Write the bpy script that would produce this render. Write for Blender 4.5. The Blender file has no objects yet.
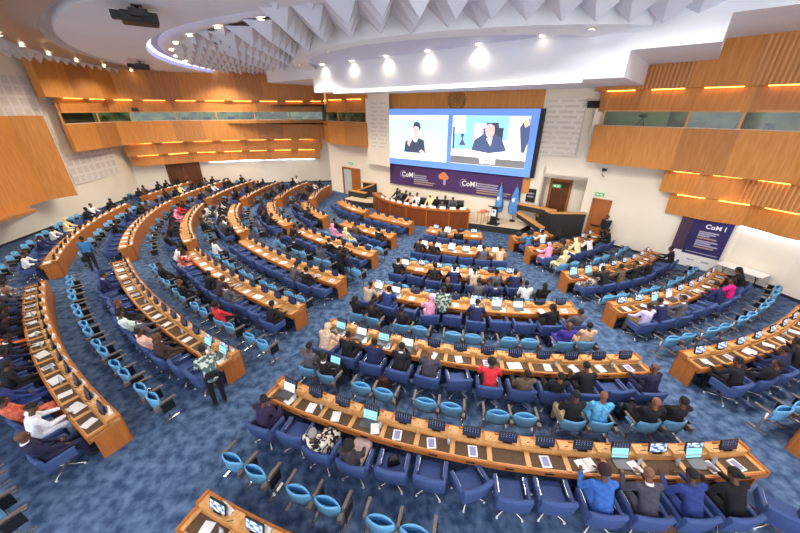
import bpy, bmesh, math, random
from mathutils import Vector, Matrix
random.seed(7)
PI = math.pi
C = bpy.context.scene.collection
sc = bpy.context.scene

# ------------------------------------------------------------------ camera, world, exposure
CAM_H, CAM_PITCH, CAM_F = 7.4, math.radians(26), 322.0
cd = bpy.data.cameras.new('camera'); cam = bpy.data.objects.new('camera', cd); C.objects.link(cam)
cd.sensor_width = 36; cd.lens = CAM_F * 36 / 800; cd.clip_end = 300
cam.location = (0, 0, CAM_H); cam.rotation_euler = (PI / 2 - CAM_PITCH, 0, 0)
sc.camera = cam
w = bpy.data.worlds.new('world'); sc.world = w; w.use_nodes = True
w.node_tree.nodes['Background'].inputs[0].default_value = (0.95, 0.96, 1.0, 1)
w.node_tree.nodes['Background'].inputs[1].default_value = 1.75
sc.view_settings.view_transform = 'Standard'; sc.view_settings.look = 'None'
sc.view_settings.exposure = 0.6; sc.view_settings.gamma = 1
sc.view_settings.use_curve_mapping = False

# ------------------------------------------------------------------ materials
def lin(c):
    return tuple((v / 255 / 12.92 if v / 255 <= .04045 else ((v / 255 + .055) / 1.055) ** 2.4) for v in c)
def mat(name, rgb, rough=.6, metal=0., emit=0., spec=.5):
    m = bpy.data.materials.new(name); m.use_nodes = True
    b = m.node_tree.nodes['Principled BSDF']; c = lin(rgb) + (1,)
    b.inputs['Base Color'].default_value = c; b.inputs['Roughness'].default_value = rough
    b.inputs['Metallic'].default_value = metal; b.inputs['Specular IOR Level'].default_value = spec
    if emit:
        b.inputs['Emission Color'].default_value = c; b.inputs['Emission Strength'].default_value = emit
    return m
def nodes(m): return m.node_tree.nodes, m.node_tree.links, m.node_tree.nodes['Principled BSDF']
def noise_mat(name, c1, c2, scale, rough=.7, coord='Object', stretch=(1, 1, 1), lo=.35, hi=.65, detail=4, bump=0., spec=.3):
    m = mat(name, c1, rough, spec=spec); N, L, b = nodes(m)
    tc = N.new('ShaderNodeTexCoord'); mp = N.new('ShaderNodeMapping'); mp.inputs['Scale'].default_value = stretch
    nz = N.new('ShaderNodeTexNoise'); nz.inputs['Scale'].default_value = scale; nz.inputs['Detail'].default_value = detail
    cr = N.new('ShaderNodeValToRGB'); cr.color_ramp.elements[0].position = lo; cr.color_ramp.elements[1].position = hi
    cr.color_ramp.elements[0].color = lin(c1) + (1,); cr.color_ramp.elements[1].color = lin(c2) + (1,)
    L.new(tc.outputs[coord], mp.inputs['Vector']); L.new(mp.outputs[0], nz.inputs['Vector'])
    L.new(nz.outputs['Fac'], cr.inputs['Fac']); L.new(cr.outputs['Color'], b.inputs['Base Color'])
    if bump:
        bp = N.new('ShaderNodeBump'); bp.inputs['Strength'].default_value = bump; bp.inputs['Distance'].default_value = .02
        L.new(nz.outputs['Fac'], bp.inputs['Height']); L.new(bp.outputs[0], b.inputs['Normal'])
    return m
def wood(name, c1, c2, rough=.45, s=1.):
    return noise_mat(name, c1, c2, 3.0 * s, rough, 'Object', (4, 4, .35), .3, .7, 6)
def brick_mat(name, c1, mortar, bw, bh, off=0., msize=.02, coord='UV'):
    m = mat(name, c1, .8); N, L, b = nodes(m)
    tc = N.new('ShaderNodeTexCoord'); br = N.new('ShaderNodeTexBrick')
    br.inputs['Color1'].default_value = lin(c1) + (1,); br.inputs['Color2'].default_value = lin(tuple(v - 6 for v in c1)) + (1,)
    br.inputs['Mortar'].default_value = lin(mortar) + (1,); br.inputs['Scale'].default_value = 1
    br.inputs['Brick Width'].default_value = bw; br.inputs['Row Height'].default_value = bh
    br.inputs['Mortar Size'].default_value = msize; br.offset = off
    L.new(tc.outputs[coord], br.inputs['Vector']); L.new(br.outputs['Color'], b.inputs['Base Color'])
    return m
M = {}
M['carpet'] = noise_mat('blue_carpet', (52, 74, 108), (100, 124, 158), 4.6, .95, 'Object', (1, 1, 1), .36, .66, 12, .0, .1)
M['wall'] = noise_mat('white_plaster', (236, 227, 209), (241, 233, 217), .6, .8)
M['ceil'] = noise_mat('ceiling_plaster', (236, 240, 248), (240, 244, 251), .5, .8)
M['ceil_silver'] = mat('ceiling_silver', (150, 150, 152), .35, .35)
M['ceil_blue'] = mat('ceiling_pale_blue', (204, 210, 240), .6)
M['ceil_edge'] = mat('ceiling_edge', (214, 218, 226), .6)
M['plate_lit'] = mat('pyramid_lit_blue', (220, 226, 240), .6)  # pyramid faces with the bluish ceiling light put into their colour
M['plate_shaded'] = mat('pyramid_shaded_grey', (205, 202, 200), .65)  # side faces of the same pyramids, their shade put into the colour
M['panelwood'] = wood('oak_wall_panel', (196, 128, 62), (216, 150, 82))
M['panelwood2'] = wood('oak_wall_panel_brown', (176, 116, 64), (196, 134, 78))
M['slat'] = wood('oak_slat', (206, 148, 88), (222, 168, 108))
M['deskwood'] = wood('desk_wood', (172, 100, 45), (190, 118, 57), .4, 1.5)
M['desktop'] = wood('desk_top_wood', (206, 150, 88), (222, 170, 110), .4, 1.5)
M['daiswood'] = wood('dais_wood', (118, 58, 24), (134, 70, 32), .4)
M['door'] = wood('door_wood', (158, 92, 46), (176, 106, 56), .45)
M['doordark'] = wood('dark_door_wood', (92, 54, 30), (108, 64, 36), .45)
M['pale_floor'] = wood('stage_floor', (222, 200, 168), (232, 212, 182), .5)
M['blotter'] = noise_mat('brown_blotter', (86, 64, 46), (98, 74, 54), 30, .7)
M['padtan'] = noise_mat('tan_writing_pad', (178, 132, 84), (190, 144, 94), 20, .6)
M['mon_dark'] = mat('monitor_dark_blue', (36, 48, 84), .3, emit=.4)
M['black'] = mat('black_plastic', (22, 22, 25), .5)
M['darkwall'] = mat('charcoal_panel', (44, 42, 42), .7)
M['chrome'] = mat('chrome', (206, 204, 200), .25, .9)
M['chairblue'] = noise_mat('royal_blue_fabric', (60, 80, 130), (69, 90, 142), 40, .8)
M['tandemblue'] = noise_mat('sky_blue_shell', (100, 168, 216), (110, 178, 224), 20, .45)
M['tandemdark'] = mat('blue_seat_pad', (40, 104, 150), .7)
M['armgrey'] = mat('armrest_taupe', (112, 100, 92), .5)
M['paper'] = mat('white_paper', (240, 238, 234), .8)
M['paperblue'] = mat('printed_sheet', (150, 150, 190), .8)
M['beige'] = mat('beige_block', (220, 190, 146), .6)
M['navybanner'] = noise_mat('navy_banner', (46, 40, 92), (54, 46, 102), .5, .6)
M['purplebanner'] = noise_mat('purple_banner', (74, 48, 98), (84, 56, 108), .4, .6)
M['plum'] = mat('plum_banner', (70, 48, 74), .6)
M['white'] = mat('white_lettering', (245, 243, 245), .7)
M['greytext'] = mat('grey_lettering', (170, 166, 190), .7)
M['greentext'] = mat('sand_lettering', (170, 150, 128), .7)
M['orange'] = mat('orange_print', (226, 130, 90), .7)
M['exit'] = mat('exit_green', (70, 150, 90), .5, emit=.6)
M['gold'] = mat('bronze', (150, 120, 70), .45, .5)
M['flag'] = noise_mat('flag_blue', (70, 130, 205), (100, 160, 225), 4, .8)
M['booth'] = noise_mat('booth_wall', (62, 72, 54), (176, 184, 150), .8, .8, lo=.4, hi=.6, detail=2)
M['boothpale'] = mat('booth_pale_green', (205, 214, 178), .8)
M['boothdark'] = mat('booth_dark', (50, 46, 40), .8)
M['baseboard'] = mat('dark_skirting', (38, 42, 56), .6)
M['bag'] = noise_mat('brown_leather', (92, 62, 44), (112, 78, 56), 12, .5)
M['tan'] = mat('tan_leather', (196, 150, 110), .5)
M['cove'] = mat('warm_strip', (255, 182, 80), .5, emit=5)
M['coldcove'] = mat('cold_strip', (200, 225, 255), .5, emit=9)
M['coolstrip'] = mat('cool_cove_strip', (205, 212, 255), .5, emit=3.5)
M['lightstrip'] = mat('canopy_strip', (255, 248, 232), .5, emit=2.2)
M['lamp'] = mat('downlight_lens', (255, 232, 186), .5, emit=7)
M['scr_blue'] = mat('led_blue', (94, 132, 218), .5, emit=.7)
M['scr_cyan'] = mat('led_cyan', (196, 238, 244), .5, emit=.6)
M['scr_white'] = mat('led_white', (250, 250, 250), .5, emit=.95)
M['scr_dark'] = mat('led_slate', (58, 66, 88), .5, emit=.8)
M['scr_suit'] = mat('led_suit', (70, 84, 120), .5, emit=.8)
M['scr_skin'] = mat('led_skin', (232, 176, 172), .5, emit=.8)
M['scr_grey'] = mat('led_grey', (110, 110, 112), .5, emit=.7)
M['scr_orange'] = mat('led_orange', (240, 190, 150), .5, emit=.8)
M['scr_teal'] = mat('led_teal', (140, 214, 222), .5, emit=.8)
M['lap_white'] = mat('laptop_display', (226, 240, 250), .5, emit=.8)
M['lap_cyan'] = mat('laptop_display_cyan', (130, 200, 215), .5, emit=.75)
M['lap_body'] = mat('laptop_shell', (92, 92, 96), .4, .4)
def glass_mat():
    m = bpy.data.materials.new('booth_glass'); m.use_nodes = True; N = m.node_tree.nodes; L = m.node_tree.links; N.clear()
    o = N.new('ShaderNodeOutputMaterial'); mx = N.new('ShaderNodeMixShader'); t = N.new('ShaderNodeBsdfTransparent'); g = N.new('ShaderNodeBsdfGlossy')
    t.inputs[0].default_value = (.80, .88, .84, 1); g.inputs['Roughness'].default_value = .05; mx.inputs[0].default_value = .06
    L.new(t.outputs[0], mx.inputs[1]); L.new(g.outputs[0], mx.inputs[2]); L.new(mx.outputs[0], o.inputs[0]); return m
M['glass'] = glass_mat()
def screen_mat(name, video):
    m = mat(name, (20, 26, 44), .3); N, L, b = nodes(m)
    tc = N.new('ShaderNodeTexCoord'); 
    if video:
        nz = N.new('ShaderNodeTexNoise'); nz.inputs['Scale'].default_value = 3.2; nz.inputs['Detail'].default_value = 1
        cr = N.new('ShaderNodeValToRGB'); e = cr.color_ramp.elements
        e[0].position = .38; e[0].color = lin((40, 70, 130)) + (1,); e[1].position = .6; e[1].color = lin((205, 225, 245)) + (1,)
        L.new(tc.outputs['UV'], nz.inputs['Vector']); L.new(nz.outputs['Fac'], cr.inputs['Fac'])
        L.new(cr.outputs['Color'], b.inputs['Emission Color']); L.new(cr.outputs['Color'], b.inputs['Base Color']); b.inputs['Emission Strength'].default_value = .7
    else:
        br = N.new('ShaderNodeTexBrick'); br.offset = 0; br.inputs['Scale'].default_value = 1
        br.inputs['Color1'].default_value = br.inputs['Color2'].default_value = lin((190, 205, 235)) + (1,); br.inputs['Mortar'].default_value = lin((22, 30, 52)) + (1,)
        br.inputs['Brick Width'].default_value = .16; br.inputs['Row Height'].default_value = .22; br.inputs['Mortar Size'].default_value = .075
        L.new(tc.outputs['UV'], br.inputs['Vector'])
        sx = N.new('ShaderNodeSeparateXYZ'); L.new(tc.outputs['UV'], sx.inputs[0])
        gt = N.new('ShaderNodeMath'); gt.operation = 'GREATER_THAN'; gt.inputs[1].default_value = .42; L.new(sx.outputs[1], gt.inputs[0])
        mx = N.new('ShaderNodeMix'); mx.data_type = 'RGBA'; mx.inputs[6].default_value = lin((22, 30, 52)) + (1,)
        L.new(gt.outputs[0], mx.inputs[0]); L.new(br.outputs['Color'], mx.inputs[7])
        L.new(mx.outputs[2], b.inputs['Emission Color']); L.new(mx.outputs[2], b.inputs['Base Color']); b.inputs['Emission Strength'].default_value = .8
    return m
M['mon_logo'] = screen_mat('monitor_logo_page', False); M['mon_video'] = screen_mat('monitor_video', True)

# ------------------------------------------------------------------ mesh helpers
class MB:
    """collects shapes into one mesh; each shape carries a material index"""
    def __init__(s): s.bm = bmesh.new(); s.mats = []; s.uv = s.bm.loops.layers.uv.new('UVMap')
    def mi(s, m):
        if m not in s.mats: s.mats.append(m)
        return s.mats.index(m)
    def faces(s, vs, fs, m, smooth=False):
        bv = [s.bm.verts.new(v) for v in vs]; k = s.mi(m)
        for f in fs:
            try: q = s.bm.faces.new([bv[i] for i in f])
            except ValueError: continue
            q.material_index = k; q.smooth = smooth
        return bv
    def box(s, c, d, m, rot=None, taper=None):
        x, y, z = d[0] / 2, d[1] / 2, d[2] / 2; t = taper or 1
        vs = [Vector((a * x * (t if cc > 0 else 1), b * y * (t if cc > 0 else 1), cc * z)) for cc in (-1, 1) for a, b in ((-1, -1), (1, -1), (1, 1), (-1, 1))]
        if rot is not None: vs = [rot @ v for v in vs]
        c = Vector(c); s.faces([c + v for v in vs], [(3, 2, 1, 0), (4, 5, 6, 7), (0, 1, 5, 4), (1, 2, 6, 5), (2, 3, 7, 6), (3, 0, 4, 7)], m)
    def cyl(s, p0, p1, r0, m, r1=None, n=10, smooth=True):
        p0, p1 = Vector(p0), Vector(p1); r1 = r0 if r1 is None else r1
        q = (p1 - p0).to_track_quat('Z', 'Y')
        vs = [p0 + q @ Vector((r0 * math.cos(2 * PI * i / n), r0 * math.sin(2 * PI * i / n), 0)) for i in range(n)] + \
             [p1 + q @ Vector((r1 * math.cos(2 * PI * i / n), r1 * math.sin(2 * PI * i / n), 0)) for i in range(n)]
        bv = s.faces(vs, [(i, (i + 1) % n, n + (i + 1) % n, n + i) for i in range(n)], m, smooth)
        k = s.mi(m)
        for f in (list(reversed(bv[:n])), bv[n:]):
            q = s.bm.faces.new(f); q.material_index = k
    def tube(s, pts, r, m, n=6):
        for a, b in zip(pts[:-1], pts[1:]): s.cyl(a, b, r, m, n=n)
    def ball(s, c, d, m, sub=2, rot=None):
        t = bmesh.new(); bmesh.ops.create_icosphere(t, subdivisions=sub, radius=1)
        vs = [Vector((v.co.x * d[0], v.co.y * d[1], v.co.z * d[2])) for v in t.verts]
        if rot is not None: vs = [rot @ v for v in vs]
        c = Vector(c); s.faces([c + v for v in vs], [[v.index for v in f.verts] for f in t.faces], m, True); t.free()
    def prism(s, poly, z0, z1, m):
        n = len(poly); vs = [(p[0], p[1], z0) for p in poly] + [(p[0], p[1], z1) for p in poly]
        s.faces(vs, [tuple(reversed(range(n))), tuple(range(n, 2 * n))] + [(i, (i + 1) % n, n + (i + 1) % n, n + i) for i in range(n)], m)
    def arcbox(s, c, r0, r1, a0, a1, z0, z1, m, n=None, zi=None):
        """curved bar between radii r0<r1 from angle a0 to a1 (degrees)"""
        n = n or max(1, int(abs(a1 - a0) * r1 * PI / 180 / .5))
        vs = []
        for i in range(n + 1):
            a = math.radians(a0 + (a1 - a0) * i / n); cx, sx = math.cos(a), math.sin(a)
            for r, z in ((r0, z0), (r1, z0), (r1, z1), (r0, z1)): vs.append((c[0] + r * cx, c[1] + r * sx, z))
        fs = [(0, 1, 2, 3), tuple(4 * n + j for j in (3, 2, 1, 0))]
        for i in range(n):
            for j in range(4):
                k = (j + 1) % 4; fs.append((4 * i + j, 4 * i + 4 + j, 4 * i + 4 + k, 4 * i + k))
        s.faces(vs, fs, m)
    def lathe(s, c, prof, a0, a1, m, n=64, smooth=True):
        vs = []; k = len(prof)
        for i in range(n + 1):
            a = math.radians(a0 + (a1 - a0) * i / n)
            for r, z in prof: vs.append((c[0] + r * math.cos(a), c[1] + r * math.sin(a), z))
        s.faces(vs, [(i * k + j, i * k + j + 1, (i + 1) * k + j + 1, (i + 1) * k + j) for i in range(n) for j in range(k - 1)], m, smooth)
    def quad_uv(s, pts, m, uv=None):
        bv = [s.bm.verts.new(p) for p in pts]; f = s.bm.faces.new(bv); f.material_index = s.mi(m)
        uv = uv or [(0, 0), (1, 0), (1, 1), (0, 1)]
        for l, q in zip(f.loops, uv): l[s.uv].uv = q
    def mesh(s, name, bevel=0, recalc=True):
        if recalc: bmesh.ops.recalc_face_normals(s.bm, faces=s.bm.faces)
        if bevel:
            es = [e for e in s.bm.edges if len(e.link_faces) == 2 and e.calc_face_angle(0) > .5]
            bmesh.ops.bevel(s.bm, geom=es, offset=bevel, segments=2, affect='EDGES', profile=.5)
        me = bpy.data.meshes.new(name); s.bm.to_mesh(me); s.bm.free()
        for m in s.mats: me.materials.append(m)
        return me
    def build(s, name, parent=None, bevel=0, recalc=True, loc=None):
        return link(name, s.mesh(name, bevel, recalc), parent, loc)
def link(name, me, parent=None, loc=None):
    o = bpy.data.objects.new(name, me); C.objects.link(o)
    if parent: o.parent = parent
    if loc: o.location = loc
    return o
def tag(o, label, cat, group=None):
    o['label'] = label; o['category'] = cat
    if group: o['group'] = group
    return o
def thing(name, label, cat, loc=(0, 0, 0), rz=0, group=None):
    o = bpy.data.objects.new(name, None); C.objects.link(o); o.location = loc; o.rotation_euler = (0, 0, rz); o.empty_display_size = .1
    return tag(o, label, cat, group)
def struct(o): o['kind'] = 'structure'; return o
def dup(root, loc, rz, label, group=None):
    r = root.copy(); C.objects.link(r); r.location = loc; r.rotation_euler = (0, 0, rz); r['label'] = label
    if group: r['group'] = group
    for ch in list(root.children):
        c = ch.copy(); C.objects.link(c); c.parent = r
        for g in ch.children:
            d = g.copy(); C.objects.link(d); d.parent = c
    return r
def modmesh(me, mods, name):
    """mesh after modifiers, as plain data"""
    o = bpy.data.objects.new('tmp', me); C.objects.link(o)
    for t, kw in mods:
        md = o.modifiers.new(t, t)
        for k, v in kw.items(): setattr(md, k, v)
    dg = bpy.context.evaluated_depsgraph_get(); r = bpy.data.meshes.new_from_object(o.evaluated_get(dg)); r.name = name
    bpy.data.objects.remove(o); return r
def text_mesh(txt, size, m, name, ext=.004, bold=True):
    cu = bpy.data.curves.new(name, 'FONT'); cu.body = txt; cu.size = size; cu.extrude = ext; cu.align_x = 'LEFT'
    if bold: cu.offset = size * .022
    cu.resolution_u = 3
    o = bpy.data.objects.new('tmp', cu); C.objects.link(o); dg = bpy.context.evaluated_depsgraph_get()
    me = bpy.data.meshes.new_from_object(o.evaluated_get(dg)); bpy.data.objects.remove(o); bpy.data.curves.remove(cu)
    me.materials.clear(); me.materials.append(m); me.name = name; return me

# ray through a photograph point, so that measured points land at their true place on a wall or the floor
def ray(px, py):
    u, v = px - 400, py - 266.5
    return Vector((u, CAM_F * math.cos(CAM_PITCH) - v * math.sin(CAM_PITCH), -CAM_F * math.sin(CAM_PITCH) - v * math.cos(CAM_PITCH)))
def at_z(px, py, z):
    d = ray(px, py); t = (z - CAM_H) / d.z; return Vector((d.x * t, d.y * t, z))
def on_wall(px, py, pts):
    d = ray(px, py); best = None
    for i, (a, b) in enumerate(zip(pts[:-1], pts[1:])):
        ex, ey = b[0] - a[0], b[1] - a[1]; det = d.x * (-ey) + ex * d.y
        if abs(det) < 1e-9: continue
        t = (a[0] * (-ey) + ex * a[1]) / det; s = (d.x * a[1] - d.y * a[0]) / det
        lo = -99 if i == 0 else -1e-6; hi = 99 if i == len(pts) - 2 else 1 + 1e-6
        if t > 0 and lo <= s <= hi and (best is None or t < best[0]): best = (t, s, i)
    t, s, i = best
    return Vector((d.x * t, d.y * t, CAM_H + d.z * t))
def offset(pts, d):
    """polyline moved d to its left-hand side"""
    out = []; n = len(pts)
    for i in range(n):
        a = Vector(pts[max(0, i - 1)]); b = Vector(pts[min(n - 1, i + 1)]); t = (b - a).normalized()
        out.append((pts[i][0] - t.y * d, pts[i][1] + t.x * d))
    return out
def resample(pts, step):
    L = [0]
    for a, b in zip(pts[:-1], pts[1:]): L.append(L[-1] + math.dist(a, b))
    n = max(1, round(L[-1] / step)); out = []
    for k in range(n + 1):
        t = L[-1] * k / n; i = max(j for j in range(len(L)) if L[j] <= t + 1e-9); i = min(i, len(pts) - 2)
        f = (t - L[i]) / (L[i + 1] - L[i]); out.append((pts[i][0] + (pts[i + 1][0] - pts[i][0]) * f, pts[i][1] + (pts[i + 1][1] - pts[i][1]) * f))
    return out
ORD = 'first second third fourth fifth sixth seventh eighth ninth tenth eleventh twelfth thirteenth fourteenth fifteenth sixteenth'.split()

# ------------------------------------------------------------------ room shell
# wall lines run clockwise seen from above, so the hall lies on the right-hand side (offset(-d) moves into the hall)
LEFT = [(-22.2, -6), (-22.9, 5), (-23.9, 17.9), (-25.0, 29.7), (-25.4, 31.5)]
BACK = [(-25.4, 31.5), (-20.7, 34.4), (-15, 36.2), (-9.1, 37.2), (-6.6, 37.5)]
STAGE_A = (-6.9, 32.9); ST0 = (-0.84, 27.6); ST1 = (8.4, 21.4); SDIR = Vector((ST1[0] - ST0[0], ST1[1] - ST0[1])).normalized()
SNOR = Vector((SDIR.y, -SDIR.x))          # towards the hall
RIGHT = [(12.5, 18.3), (13.4, 17.2), (14.8, 15.7), (16.0, 14.3), (16.8, 12.4), (17.4, 10), (18.0, 4), (18.2, -6)]
b = MB(); b.prism([(-24, -6), (19.5, -6), (19.5, 14), (13, 22), (-4, 38.5), (-26.5, 38.5), (-26.5, 17)], -.2, 0, M['carpet']); struct(b.build('floor'))
def wall(name, pts, z0, z1, th, m, side=1):
    b = MB(); o = offset(pts, side * th); b.prism(list(pts) + list(reversed(o)), z0, z1, m); return struct(b.build(name))
BZ = ((0, 6.15), (7.55, 11.6))           # the walls stop at the booths
for z0_, z1_ in BZ: wall('wall_left', LEFT, z0_, z1_, .3, M['wall']); wall('wall_back', BACK, z0_, z1_, .3, M['wall']); wall('wall_right', RIGHT, z0_, z1_, .3, M['wall'])
wl = on_wall(64, 118, LEFT[2:4]); wall('wall_left_front', [(-22.2, -6), (-22.9, 5), (-23.9, 17.9), (wl.x, wl.y)], 6.15, 7.55, .3, M['wall'])
wall('wall_corner', [(-6.6, 37.5), STAGE_A], 0, 11.6, .3, M['wall'])
NICHE0, NICHE1 = on_wall(540, 200, [ST0, ST1]), on_wall(583, 200, [ST0, ST1])
W2 = (12.5, 18.3)
sw = [STAGE_A, ST0, ST1, W2]
# stage wall with a doorway niche on the right and one on the left
def seg_wall(name, a, bb, z0, z1, th=.3):
    return wall(name, [a, bb], z0, z1, th, M['wall'])
nl0 = on_wall(373, 180, [STAGE_A, ST0]); nl1 = on_wall(389, 180, [STAGE_A, ST0])
n0, n1 = (NICHE0.x, NICHE0.y), (NICHE1.x, NICHE1.y)
seg_wall('wall_stage_left', STAGE_A, ST0, 0, 11.6)
seg_wall('wall_stage', ST0, ST1, 0, 11.6)
seg_wall('wall_stage_right', ST1, n0, 0, 11.6)
seg_wall('wall_stage_niche_top', n0, n1, 3.55, 11.6)
for z0_, z1_ in BZ: seg_wall('wall_stage_end', n1, W2, z0_, z1_)
w5 = on_wall(592, 120, [ST1, W2]); seg_wall('wall_stage_end', n1, (w5.x, w5.y), 6.15, 7.55)
bk = [(n0[0] - SNOR.x * 1.2 , n0[1] - SNOR.y * 1.2), (n1[0] - SNOR.x * 1.2, n1[1] - SNOR.y * 1.2)]
seg_wall('wall_niche', bk[0], bk[1], 0, 4.2)
b = MB()
for q, s_ in ((n0, 1), (n1, -1)):
    p1 = (q[0] - SNOR.x * 1.2, q[1] - SNOR.y * 1.2); e = (SDIR.x * .12 * -s_, SDIR.y * .12 * -s_)
    b.prism([q, p1, (p1[0] + e[0], p1[1] + e[1]), (q[0] + e[0], q[1] + e[1])], 0, 4.2, M['wall'])
b.prism([n0, n1, bk[1], bk[0]], 3.55, 3.75, M['wall']); struct(b.build('trim_niche'))
def skirting(name, pts):
    b = MB(); b.prism(list(pts) + list(reversed(offset(pts, -.04))), 0, .12, M['baseboard']); struct(b.build(name))
skirting('baseboard_left', LEFT[1:]); skirting('baseboard_back', BACK); skirting('baseboard_right', RIGHT[:-1])

# wood gallery bands: stacked, stepped and folded in shallow facets
def band(name, pts, z0, z1, th, m, fold=.1, step=1.9, slats=(), m2=None, seed=0, lean=0.):
    rp = resample(pts, step); n = len(rp); f = [(fold if i % 2 else 0) for i in range(n)]
    fr = [offset(rp, -f[i])[i] for i in range(n)]; bk = offset(rp, th); lo = offset(fr, lean)
    b = MB()
    for i in range(n - 1):
        k = m2 if (m2 and (i + seed) % 3 == 1) else m
        vs = [lo[i] + (z0,), lo[i + 1] + (z0,), fr[i + 1] + (z1,), fr[i] + (z1,), bk[i] + (z0,), bk[i + 1] + (z0,), bk[i + 1] + (z1,), bk[i] + (z1,)]
        b.faces(vs, [(0, 1, 2, 3), (0, 4, 5, 1), (3, 2, 6, 7), (4, 7, 6, 5)] + ([(0, 3, 7, 4)] if i == 0 else []) + ([(1, 5, 6, 2)] if i == n - 2 else []), k)
        if i in slats:
            a, c = Vector(fr[i]), Vector(fr[i + 1]); t = (c - a).normalized(); nn = Vector((t.y, -t.x)); L = (c - a).length; q = int(L / .16)
            off_ = Vector(lo[i]) - Vector(fr[i])
            for j in range(q):
                p = a + t * (L * (j + .5) / q); p2 = p + off_
                w_ = t * .035; d_ = nn * .06
                vv = [tuple(p2 - w_) + (z0,), tuple(p2 + w_) + (z0,), tuple(p2 + w_ + d_) + (z0,), tuple(p2 - w_ + d_) + (z0,), tuple(p - w_) + (z1,), tuple(p + w_) + (z1,), tuple(p + w_ + d_) + (z1,), tuple(p - w_ + d_) + (z1,)]
                b.faces(vv, [(0, 1, 2, 3), (4, 7, 6, 5), (3, 2, 6, 7), (0, 3, 7, 4), (1, 5, 6, 2)], M['slat'])
    return struct(b.build(name))
def strip(name, pts, z, m, step=1.9, gap=.35):
    rp = resample(pts, step); b = MB()
    for a, c in zip(rp[:-1], rp[1:]):
        a, c = Vector(a), Vector(c); t = (c - a).normalized(); nn = Vector((t.y, -t.x)); a2, c2 = a + t * gap, c - t * gap
        b.prism([tuple(a2), tuple(c2), tuple(c2 - nn * .05), tuple(a2 - nn * .05)], z, z + .03, m)
    return struct(b.build(name))
def cut(pts, px0, px1, py):
    """the stretch of a wall line between two photograph columns"""
    a = on_wall(px0, py, pts); out = [(a.x, a.y)]
    c = on_wall(px1, py, pts) if px1 else None
    def pr(q): return ray_col(q)
    ka = a.x / a.y; kc = c.x / c.y if c else 99
    for p in pts:
        if p[1] <= 0.3:
            if c is None: out.append(p)
        elif ka + 1e-4 < p[0] / p[1] < kc - 1e-4: out.append(p)
    if c: out.append((c.x, c.y))
    return out
RX = [(9.6, 21.6)] + RIGHT     # the galleries run on past the door wall
r_up = cut(offset(RX, -.95), 594, None, 92)
band('wall_right_upper_panel', r_up, 8.27, 11.4, .5, M['panelwood'], .08, 2.0, (1, 3, 6), M['panelwood2'])
r_m1 = cut(offset(RX, -.65), 598, None, 105); band('wall_right_head_panel', r_m1, 7.3, 8.42, .25, M['panelwood'], .1, 2.0, (), M['panelwood2'], 1)
r_m2 = cut(offset(RX, -1.0), 591, None, 140); band('wall_right_gallery_front', r_m2, 4.72, 6.62, .25, M['panelwood'], .12, 2.0, (), M['panelwood2'], 2, .12)
r_m3 = cut(offset(RIGHT, -.52), 662, None, 180); band('wall_right_lower_panel', r_m3, 3.62, 4.7, .3, M['panelwood'], .22, 1.5, (2, 3, 5, 6, 8), None, 0, .1)
r_m4 = cut(offset(RIGHT, -.28), 667, None, 203); band('wall_right_bottom_panel', r_m4, 2.55, 3.6, .3, M['panelwood'], .25, 1.5, (), None, 0, .12)
strip('trim_right_upper_glow', offset(r_m1, -.2), 8.235, M['cove']); strip('trim_right_gallery_glow', cut(offset(RIGHT, -.83), 664, None, 180), 4.685, M['cove'], 1.5, .25); strip('trim_right_lower_glow', cut(offset(RIGHT, -.62), 669, None, 200), 3.585, M['cove'], 1.5, .25)

LB = [LEFT[-2], (-25.1, 31.3)] + BACK[1:]
lp = LEFT[:-1] + [(-25.1, 31.3)] + BACK[1:]
def lext(d, y):
    q = offset([STAGE_A, ST0], -d); a_, c_ = on_wall(324.6, y, q), on_wall(366, y, q); return [(a_.x, a_.y), (c_.x, c_.y)]
l_up = cut(offset(lp, -.95), 45, 327, 95) + lext(.95, 95); band('wall_left_upper_panel', l_up, 8.15, 11.3, .5, M['panelwood'], .08, 2.4, (), M['panelwood2'])
l_m1 = cut(offset(lp, -.65), 59, 327, 105) + lext(.65, 105); band('wall_left_head_panel', l_m1, 7.2, 8.3, .25, M['panelwood'], .1, 2.4, (), M['panelwood2'])
l_m2 = cut(offset(lp, -1.0), 70, 327, 135) + lext(1.0, 135); band('wall_left_gallery_front', l_m2, 4.62, 6.45, .25, M['panelwood'], .12, 2.4, (), M['panelwood2'])
l_m3 = cut(offset(lp, -.52), 126, 322, 152); band('wall_left_lower_panel', l_m3, 3.55, 4.6, .3, M['panelwood'], .2, 2.4, (), M['panelwood2'])
l_m4 = cut(offset(lp, -.28), 131, 320, 160); band('wall_left_bottom_panel', l_m4, 2.6, 3.53, .3, M['panelwood'], .2, 2.4, (), M['panelwood2'])
strip('trim_left_upper_glow', offset(l_m1, -.2), 8.115, M['cove'], 2.4, .4); strip('trim_left_gallery_glow', cut(offset(lp, -.83), 128, 321, 152), 4.585, M['cove'], 2.4, .4); strip('trim_left_lower_glow', cut(offset(lp, -.62), 132, 319, 158), 3.515, M['cove'], 2.4, .4)
strip('trim_back_wash_light', cut(offset(lp, -.08), 208, 316, 162), 2.555, M['coldcove'], 3, .1)
strip('trim_right_wash_light', cut(offset(RIGHT, -.08), 735, None, 232), 2.5, M['coldcove'], 3, .1)

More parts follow.
